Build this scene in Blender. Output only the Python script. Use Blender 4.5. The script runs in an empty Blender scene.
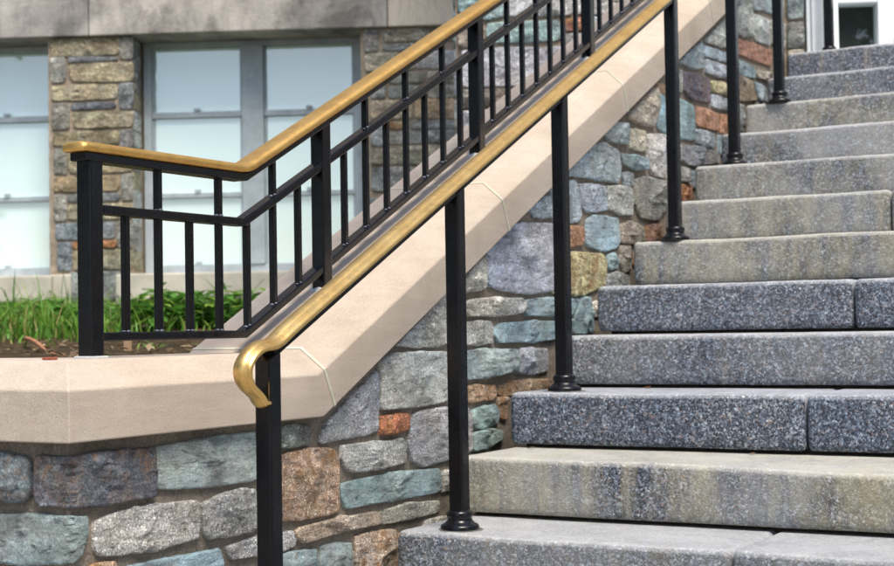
import bpy, bmesh, math, random
from mathutils import Vector, Matrix, noise
random.seed(7)
scene = bpy.context.scene
# ------------------------------------------------------------------ camera
def look(yaw, pitch, roll):
    a, b, c = yaw, pitch, roll
    f = Vector((-math.sin(a)*math.cos(b), math.cos(a)*math.cos(b), math.sin(b)))
    r = Vector((math.cos(a), math.sin(a), 0)); u = r.cross(f)
    r2 = math.cos(c)*r + math.sin(c)*u; u2 = -math.sin(c)*r + math.cos(c)*u
    return r2, u2, f
CAM = Vector((1.969153, -3.264120, 0.510801))
cr, cu, cf = look(0.506485, 0.029892, -0.016236)
cam = bpy.data.cameras.new('camera'); camo = bpy.data.objects.new('camera', cam)
scene.collection.objects.link(camo)
m = Matrix.Identity(4)
for i in range(3):
    m[i][0] = cr[i]; m[i][1] = cu[i]; m[i][2] = -cf[i]; m[i][3] = CAM[i]
camo.matrix_world = m
cam.sensor_width = 36; cam.sensor_fit = 'HORIZONTAL'; cam.lens = 60.389724
cam.clip_start = 0.05; cam.clip_end = 2000
cam.dof.use_dof = True; cam.dof.focus_distance = 3.45; cam.dof.aperture_fstop = 6.3
scene.camera = camo
# ------------------------------------------------------------------ light
SUN_EL, SUN_AZ = math.radians(61), math.radians(130)      # azimuth clockwise from +Y: behind the camera to its right
w = bpy.data.worlds.new('World'); scene.world = w; w.use_nodes = True
wn = w.node_tree; wn.nodes.clear()
sky = wn.nodes.new('ShaderNodeTexSky'); sky.sky_type = 'NISHITA'; sky.sun_disc = False
sky.sun_elevation = SUN_EL; sky.sun_rotation = SUN_AZ; sky.air_density = 1.0; sky.dust_density = 2.6; sky.ozone_density = 1.0
bgn = wn.nodes.new('ShaderNodeBackground'); bgn.inputs['Strength'].default_value = 0.15
won = wn.nodes.new('ShaderNodeOutputWorld')
wn.links.new(sky.outputs[0], bgn.inputs[0]); wn.links.new(bgn.outputs[0], won.inputs[0])
sl = bpy.data.lights.new('sun', 'SUN'); sl.energy = 2.5; sl.angle = math.radians(24); sl.color = (1, .93, .81)
so = bpy.data.objects.new('sun', sl); scene.collection.objects.link(so)
sd = Vector((math.sin(SUN_AZ)*math.cos(SUN_EL), math.cos(SUN_AZ)*math.cos(SUN_EL), math.sin(SUN_EL)))
so.rotation_euler = sd.to_track_quat('Z', 'Y').to_euler()
vs = scene.view_settings
vs.view_transform = 'Standard'; vs.look = 'None'; vs.exposure = 0.78; vs.gamma = 1; vs.use_curve_mapping = False
scene.render.engine = 'CYCLES'
# ------------------------------------------------------------------ helpers
COL = scene.collection
def lin(c):
    return tuple(((v/255)/12.92 if v/255 < .04045 else ((v/255+.055)/1.055)**2.4) for v in c)
def tag(o, label=None, cat=None, group=None, kind=None):
    for k, v in (('label', label), ('category', cat), ('group', group), ('kind', kind)):
        if v: o[k] = v
    return o
def empty(name, loc=(0, 0, 0)):
    o = bpy.data.objects.new(name, None); COL.objects.link(o); o.location = loc; o.empty_display_size = .1
    return o
class MB:
    def __init__(s): s.v = []; s.f = []; s.c = []; s.x = []; s.sm = []
    def add(s, vs, fs, col=None, ext=None, smooth=False):
        o = len(s.v); s.v += [tuple(p) for p in vs]; s.f += [tuple(i+o for i in f) for f in fs]
        s.sm += [smooth]*len(fs)
        s.c += col if isinstance(col, list) else [col or (1, 1, 1)]*len(vs)
        s.x += ext if isinstance(ext, list) else [ext or (0, 0, 0)]*len(vs)
    def box(s, x0, x1, y0, y1, z0, z1, fn=None, bev=0.0, **k):
        bm = bmesh.new(); bmesh.ops.create_cube(bm, size=1)
        for v in bm.verts: v.co = Vector((x0+(v.co.x+.5)*(x1-x0), y0+(v.co.y+.5)*(y1-y0), z0+(v.co.z+.5)*(z1-z0)))
        if bev: bmesh.ops.bevel(bm, geom=bm.edges[:], offset=bev, segments=2, profile=.6, affect='EDGES')
        s.bm(bm, fn, **k)
    def bm(s, bm, fn=None, **k):
        bm.normal_update(); bm.verts.index_update()
        s.add([fn(*v.co) if fn else v.co for v in bm.verts], [[v.index for v in f.verts] for f in bm.faces], **k); bm.free()
    def tbox(s, x0, x1, y0, y1, z0, z1, sl, bev=0.0, **k):      # upright bar whose top follows a slope
        zm = (z0+z1)/2; ym = (y0+y1)/2
        s.box(x0, x1, y0, y1, z0, z1, (lambda x, y, z: (x, y, z+(sl*(y-ym) if z > zm else 0))), bev, **k)
    def prism(s, poly, x0, x1, axis=0, **k):        # poly in the other two axes
        n = len(poly)
        def P(t, p): return (t, p[0], p[1]) if axis == 0 else ((p[0], t, p[1]) if axis == 1 else (p[0], p[1], t))
        vs = [P(x0, p) for p in poly]+[P(x1, p) for p in poly]
        fs = [tuple(range(n))[::-1], tuple(range(n, 2*n))]+[(i, (i+1) % n, n+(i+1) % n, n+i) for i in range(n)]
        s.add(vs, fs, **k)
    def sweep(s, path, prof, scale=None, closed=True, smooth=True, **k):
        """path: list of (x, y, z, ty, tz) points in planes of constant x; prof: (across, up)"""
        n = len(prof); vs = []; fs = []
        for i, (x, y, z, ny, nz) in enumerate(path):
            sa, sb = scale[i] if scale else (1, 1)
            for a, b in prof: vs.append((x+a*sa, y+ny*b*sb, z+nz*b*sb))
        for i in range(len(path)-1):
            for j in range(n):
                fs.append((i*n+j, i*n+(j+1) % n, (i+1)*n+(j+1) % n, (i+1)*n+j))
        fs.append(tuple(range(n))[::-1]); e = (len(path)-1)*n; fs.append(tuple(range(e, e+n)))
        s.add(vs, fs, smooth=smooth, **k)
    def lathe(s, cx, cy, prof, n=28, sq=None, **k):
        vs = []; fs = []
        for r, z in prof:
            for i in range(n):
                a = 2*math.pi*i/n
                vs.append((cx+r*math.cos(a), cy+r*math.sin(a), z))
        for i in range(len(prof)-1):
            for j in range(n): fs.append((i*n+j, i*n+(j+1) % n, (i+1)*n+(j+1) % n, (i+1)*n+j))
        s.add(vs, fs, smooth=True, **k)
    def build(s, name, mat, parent=None, recalc=True):
        me = bpy.data.meshes.new(name); me.from_pydata(s.v, [], s.f)
        me.polygons.foreach_set('use_smooth', s.sm)
        a = me.color_attributes.new('col', 'FLOAT_COLOR', 'POINT')
        a.data.foreach_set('color', [q for c in s.c for q in (*c, 1)])
        a = me.color_attributes.new('ext', 'FLOAT_COLOR', 'POINT')
        a.data.foreach_set('color', [q for c in s.x for q in (*c, 1)])
        if recalc:
            b = bmesh.new(); b.from_mesh(me); bmesh.ops.recalc_face_normals(b, faces=b.faces[:]); b.to_mesh(me); b.free()
        me.materials.append(mat); me.update()
        o = bpy.data.objects.new(name, me); COL.objects.link(o)
        if parent: o.parent = parent
        return o
# ------------------------------------------------------------------ materials
class NT:
    def __init__(s, name):
        s.m = bpy.data.materials.new(name); s.m.use_nodes = True; s.t = s.m.node_tree; s.t.nodes.clear()
        s.o = s.n('ShaderNodeOutputMaterial'); s.b = s.n('ShaderNodeBsdfPrincipled'); s.l(s.b.outputs[0], s.o.inputs[0])
    def n(s, t, **k):
        q = s.t.nodes.new(t)
        for a, v in k.items(): setattr(q, a, v)
        return q
    def l(s, a, b): s.t.links.new(a, b)
    def coord(s, sc=(1, 1, 1), rot=(0, 0, 0)):
        tc = s.n('ShaderNodeTexCoord'); mp = s.n('ShaderNodeMapping'); mp.inputs['Scale'].default_value = sc; mp.inputs['Rotation'].default_value = rot
        s.l(tc.outputs['Object'], mp.inputs[0]); return mp.outputs[0]
    def noise(s, sc, det=6, rough=.6, dist=0, vec=None, out='Fac'):
        q = s.n('ShaderNodeTexNoise'); q.inputs['Scale'].default_value = sc; q.inputs['Detail'].default_value = det
        q.inputs['Roughness'].default_value = rough; q.inputs['Distortion'].default_value = dist
        s.l(vec or s.coord(), q.inputs['Vector']); return q.outputs[out]
    def vor(s, sc, vec=None, out='Color', feature='F1', rnd=1):
        q = s.n('ShaderNodeTexVoronoi', feature=feature); q.inputs['Scale'].default_value = sc; q.inputs['Randomness'].default_value = rnd
        s.l(vec or s.coord(), q.inputs['Vector']); return q.outputs[out]
    def ramp(s, fac, pts, interp='LINEAR'):
        q = s.n('ShaderNodeValToRGB'); q.color_ramp.interpolation = interp; e = q.color_ramp.elements
        while len(e) > 1: e.remove(e[0])
        for i, (p, c) in enumerate(pts):
            if i == 0: e[0].position = p; x = e[0]
            else: x = e.new(p)
            x.color = (*c, 1) if isinstance(c, tuple) else (c, c, c, 1)
        s.l(fac, q.inputs[0]); return q.outputs[0]
    def mix(s, a, b, fac, mode='MIX'):
        q = s.n('ShaderNodeMix', data_type='RGBA', blend_type=mode)
        for sock, v in ((q.inputs[0], fac), (q.inputs[6], a), (q.inputs[7], b)):
            if hasattr(v, 'links') or isinstance(v, bpy.types.NodeSocket): s.l(v, sock)
            elif isinstance(v, tuple): sock.default_value = (*v, 1)
            else: sock.default_value = v if sock == q.inputs[0] else (v, v, v, 1)
        return q.outputs[2]
    def math(s, op, a, b=0.0, c=0.0):
        q = s.n('ShaderNodeMath', operation=op)
        for i, v in enumerate((a, b, c)):
            if isinstance(v, bpy.types.NodeSocket): s.l(v, q.inputs[i])
            else: q.inputs[i].default_value = v
        return q.outputs[0]
    def attr(s, name, out='Color'):
        q = s.n('ShaderNodeAttribute', attribute_name=name); return q.outputs[out]
    def sep(s, c):
        q = s.n('ShaderNodeSeparateColor'); s.l(c, q.inputs[0]); return q.outputs
    def bump(s, h, dist, strength=1, prev=None):
        q = s.n('ShaderNodeBump'); q.inputs['Distance'].default_value = dist; q.inputs['Strength'].default_value = strength
        s.l(h, q.inputs['Height'])
        if prev: s.l(prev, q.inputs['Normal'])
        return q.outputs[0]
    def fin(s, col, rough=.8, normal=None, metal=0, spec=.5, **k):
        for sock, v in (('Base Color', col), ('Roughness', rough), ('Metallic', metal), ('Specular IOR Level', spec)):
            i = s.b.inputs[sock]
            if isinstance(v, bpy.types.NodeSocket): s.l(v, i)
            elif isinstance(v, tuple): i.default_value = (*v, 1)
            else: i.default_value = v
        if normal: s.l(normal, s.b.inputs['Normal'])
        for a, v in k.items(): s.b.inputs[a].default_value = v
        return s.m
def mat_rubble(name, fine=1.0):
    t = NT(name); col = t.attr('col'); ex = t.sep(t.attr('ext'))   # R rust, G mica sparkle, B veins
    big = t.noise(9*fine, 5, .62, .6); c = t.mix(col, t.ramp(big, [(.25, .6), (.5, 1.05), (.75, 1.6)]), 1.0, 'MULTIPLY')
    hue = t.noise(6*fine, 4, .6, 1.2, out='Color'); c = t.mix(c, hue, .12, 'OVERLAY')
    fol = t.noise(30*fine, 6, .7, .5, vec=t.coord((1, .35, 1.6), (.3, 0, 0)))
    c = t.mix(c, t.ramp(fol, [(.3, .42), (.5, 1.0), (.72, 1.6)]), .9, 'MULTIPLY')
    # mica / quartz specks
    vg = t.sep(t.vor(300*fine))[0]
    spk = t.ramp(vg, [(0, .35), (.3, .8), (.62, 1.0), (.82, 1.35), (.93, 2.3)], 'CONSTANT')
    c = t.mix(c, t.mix(c, spk, 1.0, 'MULTIPLY'), t.math('ADD', t.math('MULTIPLY', ex[1], .5), .22))
    # rust bloom
    rn = t.ramp(t.noise(16*fine, 7, .72, 1.5), [(.45, 0.0), (.62, 1.0)])
    c = t.mix(c, t.ramp(t.noise(60*fine, 3), [(.3, (.13, .055, .02)), (.55, (.46, .22, .07)), (.75, (.62, .40, .17))]), t.math('MULTIPLY', rn, ex[0]))
    # small accidental rust + dark stains on any stone
    r2 = t.ramp(t.noise(11*fine, 6, .7, 2.0, vec=t.coord((1, 1, .7))), [(.63, 0.0), (.72, .55)]); c = t.mix(c, (.30, .17, .07), r2)
    # lime veins
    vn = t.ramp(t.math('ABSOLUTE', t.math('SUBTRACT', t.noise(9*fine, 5, .6, 2.5), .5)), [(0, 1.0), (.012, .6), (.03, 0.0)])
    c = t.mix(c, (.62, .62, .56), t.math('MULTIPLY', vn, t.math('MULTIPLY', ex[2], .75)))
    li = t.ramp(t.noise(26*fine, 8, .75), [(.555, 0.0), (.70, .7)]); c = t.mix(c, (.62, .63, .60), li)
    ck = t.ramp(t.noise(34*fine, 7, .72, .8, vec=t.coord((1, .5, 2.2), (.2, 0, 0))), [(.33, .9), (.45, 0.0)]); c = t.mix(c, t.mix(c, .16, 1.0, 'MULTIPLY'), ck)
    n1 = t.bump(t.noise(45*fine, 10, .75), .024/fine)
    n2 = t.bump(t.vor(110*fine, out='Distance'), .003/fine, .7, n1)
    n2 = t.bump(fol, .010/fine, .9, n2)
    return t.fin(c, t.ramp(big, [(.3, .55), (.7, .85)]), n2, spec=.4)
def mat_mortar(name, c0):
    t = NT(name); n = t.noise(22, 8, .7)
    c = t.mix(t.ramp(n, [(.3, tuple(q*.7 for q in c0)), (.7, tuple(min(1, q*1.25) for q in c0))]), t.ramp(t.sep(t.vor(300))[0], [(0, .8), (.5, 1.0), (.9, 1.25)]), 1.0, 'MULTIPLY')
    c = t.mix(c, t.ramp(t.noise(3, 5), [(.3, .8), (.7, 1.2)]), 1.0, 'MULTIPLY')
    return t.fin(c, .95, t.bump(t.noise(160, 6, .7), .004, 1, t.bump(t.noise(18, 5), .012)), spec=.2)
def mat_granite(name):
    t = NT(name); oi = t.n('ShaderNodeObjectInfo'); oc = t.sep(oi.outputs['Color'])  # R olive stain, G pale, B blueness
    off = t.n('ShaderNodeVectorMath', operation='ADD'); t.l(t.coord(), off.inputs[0])
    cmb = t.n('ShaderNodeCombineXYZ'); t.l(t.math('MULTIPLY', oi.outputs['Random'], 37.0), cmb.inputs[0]); t.l(t.math('MULTIPLY', oi.outputs['Random'], 11.0), cmb.inputs[2]); t.l(cmb.outputs[0], off.inputs[1]); V = off.outputs[0]
    dis = t.n('ShaderNodeVectorMath', operation='MULTIPLY_ADD'); t.l(t.noise(120, 3, .6, vec=V, out='Color'), dis.inputs[0]); dis.inputs[1].default_value = (.009, .009, .009); t.l(V, dis.inputs[2]); VD = dis.outputs[0]
    a = t.sep(t.vor(168, VD)); b = t.sep(t.vor(290, VD))
    g1 = t.ramp(a[0], [(0, (.012, .015, .024)), (.38, (.055, .066, .092)), (.60, (.16, .178, .21)), (.80, (.34, .36, .39)), (.925, (.62, .62, .62)), (.955, (.36, .24, .19))], 'CONSTANT')
    g2 = t.ramp(b[1], [(0, (.010, .013, .022)), (.44, (.10, .112, .145)), (.70, (.26, .275, .30)), (.92, (.74, .74, .74))], 'CONSTANT')
    g = t.mix(g1, g2, .42)
    g = t.mix(g, t.ramp(t.noise(26, 5, .65, vec=V), [(.3, .6), (.7, 1.4)]), .8, 'MULTIPLY')
    g = t.mix(g, t.ramp(t.noise(4, 4, .6, vec=V), [(.3, (.70, .79, .96)), (.7, (1.16, 1.16, 1.14))]), 1.0, 'MULTIPLY')
    g = t.mix(g, (.86, .96, 1.06), oc[2], 'MULTIPLY')
    # olive / lime run stains down the risers, broken up
    mp = t.n('ShaderNodeMapping'); mp.inputs['Scale'].default_value = (7, 7, 1.2); t.l(V, mp.inputs[0])
    st = t.noise(2.2, 6, .65, .6, vec=mp.outputs[0]); pat = t.noise(2.6, 5, .62, .5, vec=V)
    fac = t.math('MULTIPLY', t.ramp(t.math('ADD', t.math('MULTIPLY', st, .6), t.math('MULTIPLY', pat, .4)), [(.40, 0.0), (.56, 1.0)]), oc[0])
    g = t.mix(g, t.mix(t.mix(g, (.46, .42, .27), .52), t.ramp(t.noise(60, 3, vec=V), [(.3, .7), (.7, 1.25)]), .8, 'MULTIPLY'), fac)
    rs = t.math('MULTIPLY', t.ramp(t.noise(3.4, 6, .7, 1.0, vec=V), [(.66, 0.0), (.74, .5)]), oc[0]); g = t.mix(g, (.34, .19, .08), rs)
    g = t.mix(g, (.42, .43, .43), t.math('MULTIPLY', t.ramp(t.noise(3.1, 6, .6, .4, vec=V), [(.42, 0.0), (.58, 1.0)]), oc[1]))
    g = t.mix(g, t.mix((.40, .36, .24), (.47, .34, .20), t.ramp(t.noise(5, 4, vec=V), [(.45, 0.0), (.6, 1.0)])), t.math('MULTIPLY', t.ramp(t.noise(2.4, 6, .66, .8, vec=mp.outputs[0]), [(.54, 0.0), (.66, .6)]), oc[1]))
    wr = t.math('MULTIPLY', t.sep(t.attr('ext'))[0], t.ramp(t.noise(9, 6, .7, vec=V), [(.25, .45), (.6, 1.0)]))   # foot-worn treads; bluish white also paints sky highlight on tops and nosing
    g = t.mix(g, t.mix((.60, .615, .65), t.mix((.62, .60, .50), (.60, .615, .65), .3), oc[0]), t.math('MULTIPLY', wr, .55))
    n = t.bump(t.noise(190, 6, .7, vec=V), .0035, 1, t.bump(t.noise(30, 4, vec=V), .004, .7)); n = t.bump(a[1], .0015, .6, n)
    return t.fin(g, t.ramp(b[2], [(0, .35), (1, .7)]), n, spec=.55)
def mat_limestone(name, tint=(1, 1, 1)):
    t = NT(name); tt = lambda c: tuple(a*b for a, b in zip(c, tint))
    n = t.noise(2.3, 6, .6, .4); c = t.ramp(n, [(.3, tt((.455, .372, .298))), (.55, tt((.522, .444, .368))), (.75, tt((.575, .508, .437)))])
    c = t.mix(c, t.ramp(t.noise(14, 6, .65, vec=t.coord((1, .4, 3))), [(.35, .93), (.65, 1.05)]), 1.0, 'MULTIPLY')
    c = t.mix(c, t.ramp(t.noise(240, 4, .7), [(.3, .82), (.7, 1.15)]), .9, 'MULTIPLY')
    c = t.mix(c, (.60, .43, .34), t.ramp(t.noise(5, 6, .7, 1.0), [(.58, 0.0), (.74, .35)]))
    c = t.mix(c, (.36, .32, .27), t.ramp(t.noise(2.6, 7, .72, .3, vec=t.coord((1, 1.2, .35))), [(.56, 0.0), (.70, .28)]))
    pit = t.ramp(t.vor(26, out='Distance'), [(.0, 1.0), (.028, .75), (.04, 0.0)])
    c = t.mix(c, (.26, .21, .16), t.math('MULTIPLY', pit, t.ramp(t.noise(7, 3), [(.56, 0.0), (.62, .7)])))
    nn = t.bump(t.noise(300, 5, .7), .0012, 1, t.bump(t.noise(20, 4), .002, .6))
    return t.fin(c, .88, nn, spec=.25)
def mat_concrete(name):
    t = NT(name); n = t.noise(1.6, 8, .68, .6)
    c = t.ramp(n, [(.28, (.17, .165, .155)), (.42, (.36, .34, .31)), (.58, (.56, .525, .475)), (.8, (.68, .64, .58))])
    c = t.mix(c, t.attr('col'), 1.0, 'MULTIPLY')
    s = t.noise(2.0, 8, .72, .4, vec=t.coord((1.3, 1.3, 1.0))); c = t.mix(c, t.ramp(s, [(.38, .45), (.52, 1.0), (.75, 1.2)]), .85, 'MULTIPLY')
    s2 = t.noise(3, 7, .7, .3, vec=t.coord((3, 3, .5))); c = t.mix(c, t.ramp(s2, [(.35, .7), (.55, 1.0)]), .7, 'MULTIPLY')
    c = t.mix(c, (.66, .64, .60), t.ramp(t.noise(5, 8, .75, .3, vec=t.coord((1, 1, 3))), [(.60, 0.0), (.72, .7)]))
    return t.fin(c, .9, t.bump(t.noise(60, 6), .004), spec=.2)
def mat_black(name):
    t = NT(name); n = t.noise(140, 4, .6)
    c = t.ramp(t.noise(9, 6, .7), [(.3, (.002, .0023, .0036)), (.7, (.004, .0046, .0068))])
    return t.fin(c, t.ramp(t.noise(30, 5), [(.3, .16), (.7, .34)]), t.bump(n, .0005, .5, t.bump(t.noise(22, 3), .0010, .5)), spec=.34)
def mat_brass(name, dull=0.0, tone=(1, 1, 1)):
    t = NT(name); n = t.noise(14, 7, .68, .5); g = t.noise(40, 6, .6, vec=t.coord((9, 1, 9)))
    c = t.ramp(n, [(.2, (.60, .355, .105)), (.5, (.80, .52, .18)), (.8, (.90, .64, .26))])
    c = t.mix(c, tone, 1.0, 'MULTIPLY')
    c = t.mix(c, t.ramp(g, [(.35, .80), (.65, 1.12)]), .6, 'MULTIPLY')
    c = t.mix(c, (.20, .12, .05), t.ramp(t.noise(60, 7, .75), [(.62, 0.0), (.78, .4)]))
    r = t.ramp(t.noise(55, 5), [(.3, .27+dull), (.7, .38+dull)])
    return t.fin(c, r, t.bump(g, .0008, .6, t.bump(t.noise(220, 3), .0005)), metal=.88)
def plain(name, c, rough=.6, var=.25, sc=8, metal=0, spec=.5, bumpd=.001):
    t = NT(name); q = t.mix(c, t.ramp(t.noise(sc, 6, .65), [(.3, 1-var), (.7, 1+var)]), 1.0, 'MULTIPLY')
    return t.fin(q, rough, t.bump(t.noise(sc*12, 4), bumpd), metal=metal, spec=spec)
def mat_vcol(name, rough=.6, trans=0.0):
    t = NT(name); c = t.mix(t.attr('col'), t.ramp(t.noise(30, 3), [(.3, .8), (.7, 1.2)]), 1.0, 'MULTIPLY')
    t.fin(c, rough, spec=.35)
    if trans:
        tr = t.n('ShaderNodeBsdfTranslucent'); t.l(c, tr.inputs[0]); mx = t.n('ShaderNodeMixShader'); mx.inputs[0].default_value = trans
        t.l(t.b.outputs[0], mx.inputs[1]); t.l(tr.outputs[0], mx.inputs[2]); t.l(mx.outputs[0], t.o.inputs[0])
    return t.m
def mat_pane(name):
    t = NT(name); c = t.ramp(t.noise(1.1, 4, .5), [(.3, (.70, .93, .92)), (.7, (.78, .955, .945))])  # pale cyan colour stands in for blinds and bright sky reflection
    t.fin(c, .6, spec=.2); gl = t.n('ShaderNodeBsdfGlossy'); gl.inputs['Roughness'].default_value = .02
    fr = t.n('ShaderNodeFresnel'); fr.inputs[0].default_value = 1.5; mx = t.n('ShaderNodeMixShader'); t.l(t.math('ADD', fr.outputs[0], .22), mx.inputs[0])
    t.l(t.b.outputs[0], mx.inputs[1]); t.l(gl.outputs[0], mx.inputs[2]); t.l(mx.outputs[0], t.o.inputs[0]); return t.m
def mat_glass(name, dark=False):
    t = NT(name); gl = t.n('ShaderNodeBsdfGlossy'); gl.inputs['Roughness'].default_value = .015
    tr = t.n('ShaderNodeBsdfTransparent'); tr.inputs[0].default_value = (.95, .985, .985, 1)
    fr = t.n('ShaderNodeFresnel'); fr.inputs[0].default_value = 1.9
    mx = t.n('ShaderNodeMixShader'); t.l(t.math('ADD', t.math('MULTIPLY', fr.outputs[0], .35), .015), mx.inputs[0])
    t.l(t.bump(t.noise(1.5, 2), .004, .4), gl.inputs['Normal'])
    t.l(tr.outputs[0], mx.inputs[1]); t.l(gl.outputs[0], mx.inputs[2]); t.l(mx.outputs[0], t.o.inputs[0]); return t.m
def mat_soil(name):
    t = NT(name); n = t.noise(6, 9, .72)
    c = t.ramp(n, [(.3, (.035, .026, .015)), (.5, (.095, .068, .038)), (.68, (.18, .13, .075)), (.8, (.24, .18, .11))])
    c = t.mix(c, t.ramp(t.sep(t.vor(40))[0], [(0, .55), (.7, 1.0), (.9, 1.7)], 'CONSTANT'), .7, 'MULTIPLY')
    return t.fin(c, .95, t.bump(t.noise(30, 8, .75), .03), spec=.15)
M = dict(bedding=plain('shade_dark_bedding', (.045, .035, .026), .95, .5, 30), base_stain=plain('dark_base_stain', (.10, .098, .09), .8, .5, 60), weld=plain('weld_bead_hilite', (.10, .11, .15), .16, .4, 60, spec=.6), rubble=mat_rubble('rubble_stone'), rubble_far=mat_rubble('building_stone', .55), mortar=mat_mortar('wall_mortar', (.235, .20, .16)),
         mortar_far=mat_mortar('building_mortar', (.36, .295, .225)), granite=mat_granite('granite'), lime=mat_limestone('limestone'),
         seal=plain('joint_sealant', (.56, .54, .43), .85), concrete=mat_concrete('concrete'), black=mat_black('black_paint'), brass=mat_brass('brass'),
         brass2=mat_brass('dull_brass', .12, (.84, .79, .68)), grass=mat_vcol('grass_blades', .5, .35), leaf=mat_vcol('leaf_green', .45, .3), soil=mat_soil('soil'),
         frame=plain('window_paint', (.40, .46, .50), .5, .2), white=plain('white_paint', (.80, .84, .86), .45, .05), pane=mat_pane('sky_blind_pane'), dglass=mat_glass('door_glass', True),
         dark=plain('dark_interior', (.03, .035, .03), .8), wood=plain('stake_wood', (.42, .27, .16), .8), clay=plain('stick_bark', (.36, .16, .08), .8),
         pave=plain('paving', (.26, .25, .235), .9, .2, 5), grout=plain('pale_grout', (.55, .58, .60), .7, .2, 60), sill=plain('sill_stone', (.52, .49, .42), .85, .25, 4),
         bark=plain('bark', (.10, .075, .05), .9, .3, 10), brick=plain('brick_chip', (.30, .08, .05), .9), steel=plain('lever_steel', (.5, .5, .5), .3, .1, 8, 1))
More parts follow.
